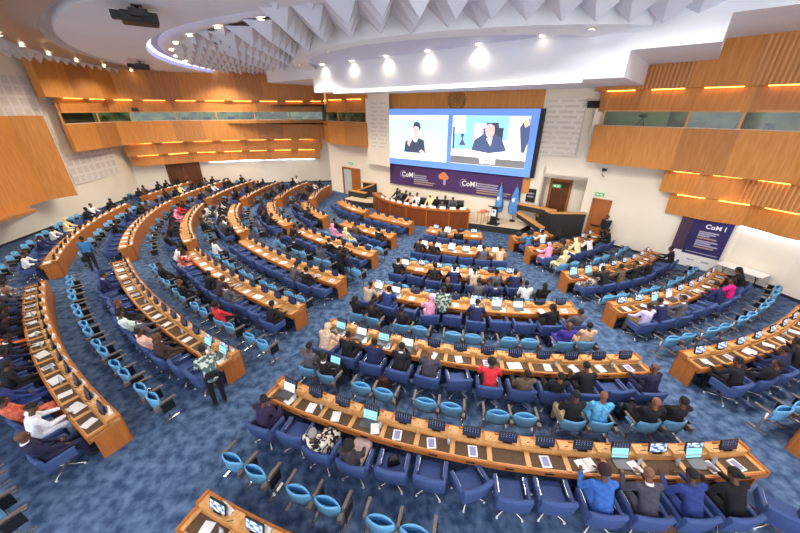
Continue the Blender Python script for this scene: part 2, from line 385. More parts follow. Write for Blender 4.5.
# interpreters' booths behind a strip of glass
def booth(tag_, pts, bk, z0, z1, panes, dark):
    b = MB(); full = pts
    b.prism(list(bk) + list(reversed(offset(bk, .1))), z0 - .3, z1 + .6, M['booth'])
    for k in (0, -1): a_, c_ = Vector(full[k]), Vector(bk[k]); n_ = Vector(((c_ - a_).y, -(c_ - a_).x)).normalized() * .05; b.prism([tuple(a_ - n_), tuple(c_ - n_), tuple(c_ + n_), tuple(a_ + n_)], z0 - .3, z1 + .6, M['panelwood2'])
    b.prism(list(offset(full, .25)) + list(reversed(bk)), z1 + .5, z1 + .6, M['booth'])
    b.prism(list(pts) + list(reversed(bk)), z0 - .3, z0 - .2, M['boothdark']); struct(b.build('wall_%s_booth' % tag_))
    b = MB(); lt_ = resample(pts, 1.5)[1:-1]; b.prism(list(offset(lt_, .7)) + list(reversed(offset(lt_, .8))), z1 + .35, z1 + .4, mat('booth_lamp', (230, 255, 220), emit=4)); struct(b.build('trim_%s_booth_light' % tag_))
    rp = resample(full, panes)
    if tag_ == 'right': rp = [rp[0]] + rp[2:]
    for i, (a, c) in enumerate(zip(rp[:-1], rp[1:])):
        b = MB(); t = (Vector(c) - Vector(a)).normalized(); nn = Vector((t.y, -t.x)); g = lambda p, k, e: (p[0] + nn.x * k + t.x * e, p[1] + nn.y * k + t.y * e)
        b.prism([g(a, 0, .05), g(c, 0, -.05), g(c, -.02, -.05), g(a, -.02, .05)], z0, z1, M['glass'])
        o = struct(b.build('window_%d' % (100 * (tag_ == 'right') + i + 1)))
        b = MB(); b.prism([g(a, .03, -.05), g(a, .03, .05), g(a, -.06, .05), g(a, -.06, -.05)], z0, z1, M['slat']); b.prism([g(a, .04, 0), g(c, .04, 0), g(c, -.1, 0), g(a, -.1, 0)], z1 - .02, z1 + .05, M['slat']); b.prism([g(a, .04, 0), g(c, .04, 0), g(c, -.1, 0), g(a, -.1, 0)], z0 - .04, z0 + .03, M['wall'])
        if i in dark: b.prism([g(a, -.3, .5), g(c, -.3, 0), g(c, -.34, 0), g(a, -.34, .5)], z0 - .1, z1 + .1, M['boothdark'])
        b.build('window_frame', o)
booth('right', cut(offset(RX, -.7), 603, None, 120), cut(offset(RX, .8), 602, None, 120), 6.62, 7.32, 1.75, (3, 4, 5, 6, 7, 8))
q0, q1 = on_wall(604, 120, offset(RX, .6)), on_wall(668, 120, offset(RX, .6)); wall_pale = MB(); wall_pale.prism([(q0.x, q0.y), (q1.x, q1.y)] + list(reversed(offset([(q0.x, q0.y), (q1.x, q1.y)], .05))), 6.4, 7.8, M['boothpale']); struct(wall_pale.build('wall_right_booth_lining'))
booth('left', cut(offset(lp, -.7), 62, 325, 120) + lext(.7, 120), cut(offset(lp, .8), 66, 322, 120) + lext(.05, 120), 6.45, 7.2, 3.4, (0,))

# curved wood booth on the near left wall
b = MB(); rp = []
for i in range(13):
    t = i / 12; y = 8 + 14.4 * t; rp.append((-22.95 - .0 * t - .8 * t + 1.5 * math.sin(PI * min(1, t * .8 + .2)) * .9, y))
outer = [(p[0], p[1]) for p in rp]
b.prism([(-23.6, 22.6)] + [(-22.6, 22.5)] + list(reversed(outer))[1:] + [(-22.9, 8)], 2.0, 7.05, M['panelwood']); struct(b.build('wall_left_booth_panel'))
b = MB(); b.prism([(-23.1, 19.5), (-22.0, 19.0), (-21.4, 12), (-23, 12)], 1.85, 2.0, M['panelwood2']); struct(b.build('trim_left_booth_sill'))
strip('trim_left_booth_glow', [(-21.6, 12.5), (-22.2, 18.5)], 1.95, M['cove'], 3, .1)

# perforated acoustic panels on the white walls
M['acoustic'] = brick_mat('acoustic_tiles', (222, 217, 210), (236, 232, 227), .62, .62, 0, .09)
M['acoustic2'] = brick_mat('acoustic_bars', (220, 212, 198), (236, 229, 216), .9, .28, .3, .08)
def wall_panel(name, a, bb, z0, z1, m, out, th=.03):
    a, bb = Vector(a), Vector(bb); t = (bb - a); L = t.length; t.normalize(); nn = Vector((t.y, -t.x)) * out
    b = MB(); f0, f1 = a + nn * th, bb + nn * th
    b.quad_uv([tuple(f0) + (z0,), tuple(f1) + (z0,), tuple(f1) + (z1,), tuple(f0) + (z1,)], m, [(0, 0), (L, 0), (L, z1 - z0), (0, z1 - z0)])
    b.faces([tuple(a) + (z0,), tuple(bb) + (z0,), tuple(bb) + (z1,), tuple(a) + (z1,), tuple(f0) + (z0,), tuple(f1) + (z0,), tuple(f1) + (z1,), tuple(f0) + (z1,)], [(0, 1, 5, 4), (3, 7, 6, 2), (0, 4, 7, 3), (1, 2, 6, 5)], M['wall'])
    return struct(b.build(name, recalc=False))
wall_panel('trim_left_acoustic_upper', (-23.35, 10), (-24.05, 20.6), 7.2, 10.6, M['acoustic'], 1, .06)
wall_panel('trim_left_acoustic_side', (-24.12, 20.6), (-24.5, 24.5), 3.2, 9.4, M['acoustic'], 1, .06)
wall_panel('trim_left_acoustic_lower', (-24.5, 24.5), (-25.0, 29.5), 2.3, 4.4, M['acoustic'], 1, .06)
p, q = on_wall(545, 120, [ST1, W2]), on_wall(583, 120, [ST1, W2]); wall_panel('trim_stage_acoustic', (p.x, p.y), (q.x, q.y), 4.9, 8.0, M['acoustic2'], 1, .05)
SB = offset([STAGE_A, ST0], -.8); p, q = on_wall(366, 120, SB), on_wall(389.3, 120, SB); pb, qb = on_wall(366, 120, [STAGE_A, ST0]), on_wall(388.5, 120, [STAGE_A, ST0]); z_ = on_wall(378, 165, SB).z
b = MB(); b.prism([(p.x, p.y), (q.x, q.y), (qb.x, qb.y), (pb.x, pb.y)], z_, 11.6, M['wall']); struct(b.build('wall_stage_bulkhead'))
p, q = on_wall(371, 120, SB), on_wall(387, 120, SB); wall_panel('trim_stage_acoustic_far', (p.x, p.y), (q.x, q.y), 4.6, 8.0, M['acoustic2'], 1, .05)
p = on_wall(390, 100, [ST0, ST1]); q = on_wall(545, 100, [ST0, ST1]); wall_panel('wall_stage_wood', (p.x, p.y), (q.x, q.y), 2.4, 9.8, M['panelwood'], 1, .12)

# ------------------------------------------------------------------ ceiling
CZ = 10.4; RC = (3.2, 32.4); LC = (4.7, 24.3); FC = (6.7, 26.8)
b = MB(); b.lathe(RC, [(20.5, CZ), (23.8, CZ)], 130, 262, M['ceil'], 90, False)
b.lathe(RC, [(20.5, CZ), (20.5, CZ + .32), (19.9, CZ + .34)], 130, 249, M['ceil_blue'], 90)
b.lathe(RC, [(19.9, CZ + .34), (19.5, CZ + .10), (19.1, CZ + .16), (18.8, CZ + .5)], 130, 249, M['ceil'], 90)
b.lathe(RC, [(23.8, CZ), (23.82, CZ + .3), (24.2, CZ + .32), (24.25, CZ - .02)], 130, 275, M['ceil_edge'], 90)
b.lathe(RC, [(24.25, CZ - .02), (24.6, CZ + .22), (25.1, CZ + .25), (25.5, CZ + .05), (25.8, CZ - .08), (26.0, CZ + .05), (26.1, CZ + .6)], 130, 275, M['ceil_silver'], 90)
b.lathe(RC, [(26.0, CZ + .5), (40, CZ + .5)], 120, 300, M['ceil'], 60, False)
struct(b.build('ceiling', recalc=False))
b = MB(); b.arcbox(RC, 20.25, 20.42, 150, 247, CZ + .25, CZ + .28, M['coolstrip'], 80); struct(b.build('trim_ceiling_cove_light'))
b = MB(); b.prism([(-16, -6), (20, -6), (20, 30), (-8, 48), (-26, 40), (-20, 20)], CZ + 1.2, CZ + 1.3, M['ceil']); struct(b.build('ceiling_deck'))
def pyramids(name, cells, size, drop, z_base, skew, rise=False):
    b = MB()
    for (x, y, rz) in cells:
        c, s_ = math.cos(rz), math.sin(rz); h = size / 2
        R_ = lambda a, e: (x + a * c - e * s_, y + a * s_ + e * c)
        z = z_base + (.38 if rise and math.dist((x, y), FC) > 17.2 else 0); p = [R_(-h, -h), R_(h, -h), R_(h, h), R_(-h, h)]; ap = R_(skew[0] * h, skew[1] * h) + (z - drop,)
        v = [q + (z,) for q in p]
        b.faces(v + [ap], [(0, 1, 4), (3, 0, 4)], M['plate_lit']); b.faces(v + [ap], [(1, 2, 4), (2, 3, 4)], M['plate_shaded'])
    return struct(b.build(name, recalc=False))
# canopy circles
CH0 = Vector((-5.8, 25.4)); CHD = Vector((.76, -.65)).normalized(); CHN = Vector((-CHD.y, CHD.x))   # canopy front line; CHN points to the stage
cells = []; g = 1.12
for i in range(-30, 31):
    for j in range(-30, 31):
        a, e = i * g, j * g; rz = math.radians(45 - 40.5)
        x, y = 3 + a * math.cos(rz) - e * math.sin(rz), 22 + a * math.sin(rz) + e * math.cos(rz)
        if math.dist((x, y), RC) < (19.3 if x < -4.5 else 21.4) and math.dist((x, y), FC) > 14.1 and y > 6 and (Vector((x, y)) - CH0).dot(CHN) < 3: cells.append((x, y, rz))
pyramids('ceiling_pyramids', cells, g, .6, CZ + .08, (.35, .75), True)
cells = []
for k in range(0, 64):
    a = math.radians(150 + k * 1.95)
    for r in (26.75, 27.95): cells.append((RC[0] + r * math.cos(a + (.017 if r > 27 else 0)), RC[1] + r * math.sin(a + (.017 if r > 27 else 0)), a + PI / 4))
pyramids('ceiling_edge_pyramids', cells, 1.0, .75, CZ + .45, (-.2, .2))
# canopy over the stage: rounded plate, recessed lens, stepped fascia
def cpt(s, d): q = CH0 + CHD * s + CHN * d; return (q.x, q.y)
arc = []
for i in range(61):
    a = math.radians(178 + (284 - 178) * i / 60); arc.append((FC[0] + 13.8 * math.cos(a), FC[1] + 13.8 * math.sin(a)))
arc = [q for q in arc if (Vector(q) - CH0).dot(CHN) < .05]
lens = []
for i in range(61):
    a = math.radians(165 + (300 - 165) * i / 60); lens.append((LC[0] + 10.3 * math.cos(a), LC[1] + 10.3 * math.sin(a)))
lens = [q for q in lens if (Vector(q) - CH0).dot(CHN) < -.02]
l0, l1 = lens[0], lens[-1]; CB = 9.8
def chproj(q): s = (Vector(q) - CH0).dot(CHD); return cpt(s, 0)
b = MB()
ring = MB()
n = len(lens)
def near(q):
    d = (Vector(q) - Vector(LC)).normalized(); 
    return d
# plate between outer arc and lens arc
m_ = 60
def on_arc(pts, t):
    L = [0]
    for a, c in zip(pts[:-1], pts[1:]): L.append(L[-1] + math.dist(a, c))
    d = t * L[-1]
    for i in range(len(pts) - 1):
        if L[i + 1] >= d: f = (d - L[i]) / (L[i + 1] - L[i]); return (pts[i][0] + (pts[i + 1][0] - pts[i][0]) * f, pts[i][1] + (pts[i + 1][1] - pts[i][1]) * f)
    return pts[-1]
vo = [on_arc(arc, i / m_) for i in range(m_ + 1)]; vi = [on_arc(lens, i / m_) for i in range(m_ + 1)]
vs = [q + (CB + .12,) for q in vo] + [q + (CB,) for q in vi] + [q + (CB + 1.0,) for q in vo] + [q + (CB + .22,) for q in vi]
K = m_ + 1; fs = []
for i in range(m_):
    fs += [(i, i + 1, K + i + 1, K + i), (2 * K + i, i, i + 1, 2 * K + i + 1)[::-1]]
b.faces(vs, fs, M['ceil'], False)
b.faces([q + (CB,) for q in vi] + [q + (CB + .22,) for q in vi], [(i, i + 1, K + i + 1, K + i) for i in range(m_)], M['ceil_silver'])
b.faces([q + (CB + .22,) for q in vi] + [chproj(q) + (CB + .22,) for q in vi], [(i, i + 1, K + i + 1, K + i) for i in range(m_)], M['ceil_blue'])
# close plate ends along the front line
b.faces([vo[0] + (CB + .12,), vi[0] + (CB,), chproj(vi[0]) + (CB,), chproj(vo[0]) + (CB,)], [(0, 1, 2, 3)], M['ceil'])
b.faces([vo[-1] + (CB + .12,), vi[-1] + (CB,), chproj(vi[-1]) + (CB,), chproj(vo[-1]) + (CB,)], [(0, 1, 2, 3)], M['ceil'])
struct(b.build('ceiling_canopy', recalc=False))
b = MB(); 
for s0, s1, z0, z1, d in ((-.26, 18.3, 8.45, CZ + 1.2, 6.5), (18.3, 20.7, 9.28, CZ + 1.2, 6.5), (-6.2, -.26, 9.3, CZ + 1.2, 9), (20.7, 34, 10.0, CZ + 1.2, 9)):
    b.prism([cpt(s0, 0), cpt(s1, 0), cpt(s1, d), cpt(s0, d)], z0, z1, M['ceil'])
struct(b.build('ceiling_fascia'))
b = MB(); b.prism([cpt(1.9, -.03), cpt(16.9, -.03), cpt(16.9, .12), cpt(1.9, .12)], 8.36, 8.5, M['lightstrip']); struct(b.build('trim_canopy_light'))

# downlights: a lamp lens in a rim, each with its own light
def downlight(p, label, power=0, cone=100, r=.13, aim=None, color=(1, .9, .74)):
    t = thing('downlight', label, 'downlight', p, 0, 'recessed ceiling downlights')
    b = MB(); b.cyl((0, 0, 0), (0, 0, -.02), r, M['lamp'], n=14); b.build('lamp_lens', t)
    b = MB(); b.lathe((0, 0), [(r, .0), (r, -.03), (r * 1.3, -.03), (r * 1.3, 0)], 0, 360, M['chrome'], 16); b.build('rim', t)
    if power:
        ld = bpy.data.lights.new('lamp_light', 'SPOT'); ld.energy = power; ld.spot_size = math.radians(cone); ld.spot_blend = .6; ld.shadow_soft_size = .25; ld.color = color
        lo = bpy.data.objects.new('lamp_light', ld); C.objects.link(lo); lo.parent = t; lo.location = (0, 0, -.06)
        if aim: lo.rotation_euler = aim
    return t
k = 0
for a in range(140, 250, 8):
    ar = math.radians(a); downlight((RC[0] + 19.3 * math.cos(ar), RC[1] + 19.3 * math.sin(ar), CZ + .08), 'small warm downlight in the ring around the pyramid ceiling, %s from the left' % (ORD[k] if k < 16 else 'last'), 1000 if 160 < a < 215 else 0, 140); k += 1
k = 0
for a in range(168, 250, 7):
    ar = math.radians(a); downlight((RC[0] + 25.75 * math.cos(ar), RC[1] + 25.75 * math.sin(ar), CZ - .1), 'warm downlight in the silver outer ceiling ring, %s from the far wall' % ORD[k], 350 if k > 2 else 0, 140); k += 1
for k, t in enumerate((.14, .27, .40, .53, .66, .79, .92)):
    q = on_arc(arc, t); d = (Vector(FC) - Vector(q)).normalized() * .5; downlight((q[0] + d.x, q[1] + d.y, CB + .085), 'warm downlight on the rounded canopy edge, %s from the left' % ORD[k], 750 if t < .8 else 0, 150)
for k, s_ in enumerate((1.2, 4.0, 6.8, 9.6, 12.4, 15.2)):
    q = cpt(s_, -.22); downlight((q[0], q[1], CB + .2), 'warm downlight washing the canopy fascia, %s from the left' % ORD[k], 45 if k < 5 else 0, 150, color=(1, .84, .6))
# unseen spot lamps added above and behind the camera to light the hall
k = 0
for x in (-13, -6.5, 0, 6.5, 13):
    for y in (-3, 3, 9):
        ld = bpy.data.lights.new('added_lamp_light', 'SPOT'); ld.energy = 2300; ld.spot_size = math.radians(150); ld.spot_blend = .5; ld.shadow_soft_size = .35; ld.color = (1, .95, .88)
        t = thing('added_lamp', 'added round lamp unseen above the camera, %s of the %s row' % (ORD[(y + 3) // 6], ORD[int((x + 13) / 6.5)]), 'lamp', (x, y, CZ + 1.15), 0, 'added lamps above the camera')
        b = MB(); b.cyl((0, 0, .04), (0, 0, -.05), .35, M['lamp'], n=18); b.build('lamp_lens', t)
        b = MB(); b.lathe((0, 0), [(.35, .05), (.35, -.07), (.42, -.07), (.42, .05)], 0, 360, M['chrome'], 18); b.build('rim', t)
        lo = bpy.data.objects.new('lamp_light', ld); C.objects.link(lo); lo.parent = t; lo.location = (0, 0, -.09)
# projectors hung on the flat disc
def projector(px, py, label):
    p = at_z(px, py, CZ - .35); t = thing('ceiling_projector', label, 'projector', p, .6)
    b = MB(); b.box((0, 0, 0), (1.0, .75, .3), M['black']); b.build('body', t, .04)
    b = MB(); b.box((-.55, .2, .08), (.4, .3, .22), M['black']); b.build('side_module', t, .02); b = MB(); b.box((.0, -.45, .08), (.5, .3, .2), M['black']); b.build('rear_module', t, .02)
    b = MB(); b.cyl((.2, -.35, 0), (.2, -.5, 0), .1, M['black'], n=14); b.build('lens', t)
    b = MB(); b.cyl((0, 0, .1), (0, 0, .36), .05, M['black']); b.box((0, 0, .345), (.3, .3, .02), M['black']); b.build('mount', t)
projector(140, 19, 'black projector hanging from the flat white ceiling disc'); projector(141, 67, 'black projector at the ceiling edge near the wood wall')

# ------------------------------------------------------------------ seating plan: rows on three circles
KS = .9024
CC, CA, CF = (6 * KS, 27 * KS), (13 * KS, 41 * KS), (2.1 * KS, 31.3 * KS)
# name: circle, radius of the monitor line, first and last angle, phrase, end the seats are counted from, near (full detail)
ROWS = {
'C0': (CC, 22.8, -113.5, -105, 'desk at bottom edge', 'left', 2),
'C1': (CC, 19.95, -115.6, -84.3, 'nearest long desk', 'left', 2),
'C2': (CC, 17.13, -116.8, -84.8, 'second middle desk', 'left', 2),
'C3': (CC, 14.2, -117.7, -86.1, 'third middle desk', 'left', 2),
'C4': (CC, 11.65, -118, -90.7, 'fourth middle desk', 'left', 1),
'C5': (CC, 9.0, -119, -90.5, 'fifth middle desk', 'left', 1),
'C6': (CC, 6.5, -123, -96, 'middle desk before podium', 'left', 1),
'D5': (CC, 19.85, -78.2, -73.2, 'desk at right edge', 'left', 2),
'D4': (CC, 17.22, -79.6, -57, 'nearest right wing desk', 'left', 2),
'D3': (CC, 14.38, -79.8, -52, 'second right wing desk', 'left', 2),
'D2': (CC, 11.75, -80.4, -50, 'third right wing desk', 'left', 1),
'D1': (CC, 8.75, -80.8, -47, 'fourth right wing desk', 'left', 1),
'D0': (CC, 7.05, -81.4, -62, 'right desk beside stage steps', 'left', 1),
'G1': (CA, 36.8, -137, -120.3, 'nearest left desk', 'back', 2),
'A1': (CA, 33.93, -137.9, -119.5, 'second left desk', 'back', 2),
'A2': (CA, 31.05, -136.2, -119.8, 'third left desk', 'back', 2),
'A3': (CA, 28.5, -135.7, -120, 'fourth left desk', 'back', 1),
'A4': (CA, 25.45, -134.1, -120.8, 'fifth left desk', 'back', 1),
'A5': (CA, 22.75, -132.2, -122.1, 'sixth left desk', 'back', 1),
'A7': (CA, 20.2, -132.1, -122.9, 'left desk facing podium', 'left', 1),
'F1': (CF, 23.4, -142.4, -170.8, 'left wall curved desk', 'near', 1),
'F2': (CF, 20.5, -143.1, -172.5, 'second curved left desk', 'near', 1),
'F3': (CF, 17.65, -140, -168, 'third curved left desk', 'near', 0),
'F4': (CF, 14.9, -139, -166, 'fourth curved left desk', 'near', 0),
'F5': (CF, 12.3, -136.1, -166, 'fifth curved left desk', 'near', 0),
'F6': (CF, 9.8, -135.1, -162, 'sixth curved left desk', 'near', 0),
'A6': (CF, 7.0, -127.9, -158, 'curved desk beside podium', 'near', 0),
'R1': (CF, 23.55, -177.5, -191.4, 'leftmost back corner desk', 'left', 0),
'R2': (CF, 20.5, -175.5, -196, 'second back corner desk', 'left', 0),
'R3': (CF, 17.7, -173.9, -197, 'third back corner desk', 'left', 0),
'R4': (CF, 14.8, -172.8, -197, 'fourth back corner desk', 'left', 0),
'R5': (CF, 12.0, -171.2, -202, 'fifth back corner desk', 'left', 0),
'R6': (CF, 9.2, -168.7, -199, 'sixth back corner desk', 'left', 0)}
def nseats(n): c, r, a0, a1 = ROWS[n][:4]; return max(1, round(abs(math.radians(a1 - a0)) * r / .8))
def seat_angle(n, i): a0, a1 = ROWS[n][2:4]; return a0 + (a1 - a0) * (i + .5) / nseats(n)
def spot(n, i, off, z=0., side=0.):
    """place off metres behind the monitor line of seat i, and the heading of someone who faces the desk there"""
    c, r = ROWS[n][:2]; a = math.radians(seat_angle(n, i)); sgn = 1 if ROWS[n][3] > ROWS[n][2] else -1
    x, y = c[0] + (r + off) * math.cos(a), c[1] + (r + off) * math.sin(a)
    tx, ty = -math.sin(a) * sgn, math.cos(a) * sgn
    return (x + tx * side, y + ty * side, z), a + PI / 2
def seat_words(n, i): return '%s from %s, %s' % (ORD[i], {'left': 'left', 'back': 'back', 'near': 'near end'}[ROWS[n][5]], ROWS[n][4])

# ------------------------------------------------------------------ desks
def desk(n):
    c, r, a0, a1, ph, end, near = ROWS[n]; N = nseats(n); s = 1 if a1 > a0 else -1; e = math.degrees(.06 / r) * s
    t = thing('delegate_desk', 'curved wooden conference desk with brown writing pads, ' + ph, 'desk', (0, 0, 0), 0, 'delegate desks')
    A0, A1 = a0 - e * 1.5, a1 + e * 1.5
    b = MB(); b.arcbox(c, r - .02, r + .47, A0, A1, .69, .74, M['desktop']); b.build('desktop', t)
    b = MB(); b.arcbox(c, r + .44, r + .48, A0, A1, .60, .745, M['deskwood']); b.build('front_fascia', t)
    b = MB(); b.arcbox(c, r - .2, r - .16, A0, A1, 0, .86, M['deskwood']); b.build('back_panel', t)
    b = MB(); b.arcbox(c, r - .16, r + .06, A0, A1, .74, .84, M['desktop']); b.build('back_ledge', t)
    for q, d in ((a0, -1), (a1, 1)):
        x0, x1 = (q + d * e * 1.5, q + d * e * .6); b = MB()
        c0, c1 = math.radians(x0), math.radians(x1)
        pr = [(r - .2, 0), (r + .39, 0), (r + .39, .62), (r + .48, .62), (r + .48, .78), (r + .07, .80), (r + .05, .88), (r - .2, .88)]
        vs = [(c[0] + R_ * math.cos(A), c[1] + R_ * math.sin(A), z) for A in (c0, c1) for R_, z in pr]; k = len(pr)
        b.faces(vs, [tuple(range(k)), tuple(reversed(range(k, 2 * k)))] + [(i, (i + 1) % k, k + (i + 1) % k, k + i) for i in range(k)], M['deskwood']); b.build('end_panel', t)
    st = (a1 - a0) / N; g = math.degrees(.055 / r) * s
    for i in range(N):
        b = MB(); b.arcbox(c, r + .10, r + .41, a0 + st * i + g, a0 + st * (i + 1) - g, .738, .748, M['blotter' if n not in ('C3', 'C4', 'C5', 'C6') and n[0] not in 'FR' and n not in ('A2', 'A3', 'A4', 'A5', 'A6', 'A7') else 'padtan'], 2); b.build('writing_pad', t)
        if near == 2:
            am = a0 + st * (i + .5); w_ = math.degrees(.09 / r) * s
            b = MB(); b.arcbox(c, r + .475, r + .49, am - w_, am + w_, .65, .69, M['black'], 1); b.build('socket_plate', t)
    for i in range(N + 1):
        am = a0 + st * i
        b = MB(); b.arcbox(c, r + .06, r + .44, am - g * .9, am + g * .9, .735, .765, M['desktop'], 1); b.build('divider', t)
        if 0 < i < N and near:
            b = MB(); b.arcbox(c, r - .13, r + .08, am - g * 2.0, am + g * 2.0, .82, .93, M['desktop'], 1); o = b.build('console', t)
            if near == 2:
                x, y = c[0] + (r + .02) * math.cos(math.radians(am)), c[1] + (r + .02) * math.sin(math.radians(am)); u = Vector((math.cos(math.radians(am)), math.sin(math.radians(am))))
                b = MB(); b.cyl((x, y, .92), (x, y, .95), .035, M['beige'], n=8); b.cyl((x, y, .95), (x + u.x * .1, y + u.y * .1, 1.1), .008, M['black'], n=5); b.build('microphone', o)
    return t
for n in ROWS: desk(n)

# ------------------------------------------------------------------ monitors, papers, nameplates, laptops
def monitor_mesh(kind, full):
    pass
TILT = Matrix.Rotation(math.radians(-14), 3, 'X')
def make_monitor(kind):
    t = thing('desk_monitor', 'x', 'monitor', (0, 0, -50), 0, 'desk monitors')
    b = MB(); b.box((0, 0, .145), (.39, .035, .24), M['black'], TILT); b.build('casing', t, .006)
    b = MB(); p = [TILT @ Vector((x, -.0185, z)) + Vector((0, 0, .145)) for x, z in ((-.178, -.102), (.178, -.102), (.178, .102), (-.178, .102))]; b.quad_uv([tuple(q) for q in p], M[kind]); b.build('screen', t, recalc=False)
    b = MB(); b.box((0, .01, .01), (.2, .14, .02), M['black']); b.cyl((0, .02, .02), (0, .02, .12), .025, M['black'], n=8); b.build('stand', t)
    return t
def flat_monitor(kind):
    b = MB(); b.box((0, 0, .14), (.35, .035, .22), M['black'], TILT); b.box((0, .01, .015), (.2, .14, .03), M['black'])
    p = [TILT @ Vector((x, -.0185, z)) + Vector((0, 0, .14)) for x, z in ((-.158, -.092), (.158, -.092), (.158, .092), (-.158, .092))]; b.quad_uv([tuple(q) for q in p], M[kind])
    o = b.build('desk_monitor'); o.location = (0, 0, -50); return tag(o, 'x', 'monitor', 'desk monitors')
def make_laptop(kind):
    t = thing('laptop', 'x', 'laptop', (0, 0, -50), 0, 'open laptops')
    b = MB(); b.box((0, 0, .01), (.36, .25, .02), M['lap_body']); b.build('keyboard_base', t)
    R_ = Matrix.Rotation(math.radians(-18), 3, 'X'); b = MB(); b.box(Vector((0, .125, .015)) + R_ @ Vector((0, .006, .12)), (.36, .012, .24), M['lap_body'], R_); l = b.build('lid', t)
    b = MB(); p = [R_ @ Vector((x, -.002, z)) + Vector((0, .125, .015)) for x, z in ((-.17, .012), (.17, .012), (.17, .23), (-.17, .23))]; b.quad_uv([tuple(q) for q in p], M[kind]); b.build('display', l, recalc=False)
    return t
def make_papers(kind):
    b = MB(); random.seed(kind * 5 + 1)
    if kind == 0: b.box((0, 0, .003), (.21, .28, .006), M['paper'])
    elif kind == 1: b.box((0, 0, .003), (.2, .26, .006), M['paper']); b.box((.0, 0, .007), (.13, .2, .003), M['paperblue'])
    elif kind == 2: b.box((-.1, 0, .004), (.19, .27, .008), M['paper'], Matrix.Rotation(.1, 3, 'Z')); b.box((.1, .01, .004), (.19, .27, .008), M['paper'], Matrix.Rotation(.06, 3, 'Z'))
    else: b.box((0, 0, .012), (.2, .27, .024), M['paper'], Matrix.Rotation(.2, 3, 'Z'))
    o = b.build('paper_sheets'); o.location = (0, 0, -50); return tag(o, 'x', 'papers', 'papers on the desks')
def make_nameplate():
    b = MB(); b.faces([(-.15, -.05, 0), (.15, -.05, 0), (.15, .05, 0), (-.15, .05, 0), (-.15, .0, .11), (.15, .0, .11)], [(0, 1, 5, 4), (2, 3, 4, 5), (0, 4, 3), (1, 2, 5), (0, 3, 2, 1)], M['paper'])
    o = b.build('nameplate'); o.location = (0, 0, -50); return tag(o, 'x', 'nameplate', 'white nameplates on the desks')
def make_bottle():
    t = thing('water_bottle', 'x', 'bottle', (0, 0, -50), 0, 'water bottles'); gl = mat('bottle_plastic', (190, 205, 215), .15)
    b = MB(); b.lathe((0, 0), [(.0, 0), (.032, 0), (.033, .14), (.014, .185), (.014, .2)], 0, 360, gl, 12); b.build('bottle_body', t)
    b = MB(); b.cyl((0, 0, .2), (0, 0, .222), .016, M['paperblue'], n=10); b.build('cap', t); return t
P_MON = {k: make_monitor(k) for k in ('mon_logo', 'mon_video', 'mon_dark')}; P_FLAT = {k: flat_monitor(k) for k in ('mon_logo', 'mon_video', 'mon_dark')}
P_LAP = {k: make_laptop(k) for k in ('lap_white', 'lap_cyan')}; P_PAP = [make_papers(k) for k in range(4)]; P_NAME = make_nameplate(); P_BOT = make_bottle()
protos = list(P_MON.values()) + list(P_FLAT.values()) + list(P_LAP.values()) + P_PAP + [P_NAME, P_BOT]
LAPS = {'C1': {0: 'lap_white', 3: 'lap_cyan', 10: 'lap_cyan', 12: 'lap_cyan'}, 'C2': {0: 'lap_cyan', 1: 'lap_white', 2: 'lap_cyan', 3: 'lap_white'}, 'C3': {0: 'lap_white', 1: 'lap_white', 3: 'lap_white', 5: 'lap_white', 6: 'lap_white', 7: 'lap_white'},
        'C4': {0: 'lap_white', 3: 'lap_white', 4: 'lap_white'}, 'C5': {0: 'lap_white', 1: 'lap_white', 2: 'lap_white', 3: 'lap_white', 4: 'lap_white', 5: 'lap_white'}, 'D2': {0: 'lap_cyan', 1: 'lap_cyan', 2: 'lap_white'}, 'D3': {2: 'lap_cyan', 3: 'lap_white'},
        'A1': {13: 'lap_cyan', 12: 'lap_cyan'}, 'C6': {1: 'lap_white'}}
def visible(p, m=25):
    d = Vector(p) - Vector((0, 0, CAM_H)); F = d.y * math.cos(CAM_PITCH) - d.z * math.sin(CAM_PITCH); U = d.y * math.sin(CAM_PITCH) + d.z * math.cos(CAM_PITCH)
    if F < .3: return False
    return -m < 400 + CAM_F * d.x / F < 800 + m and -m < 266.5 - CAM_F * U / F < 533 + m
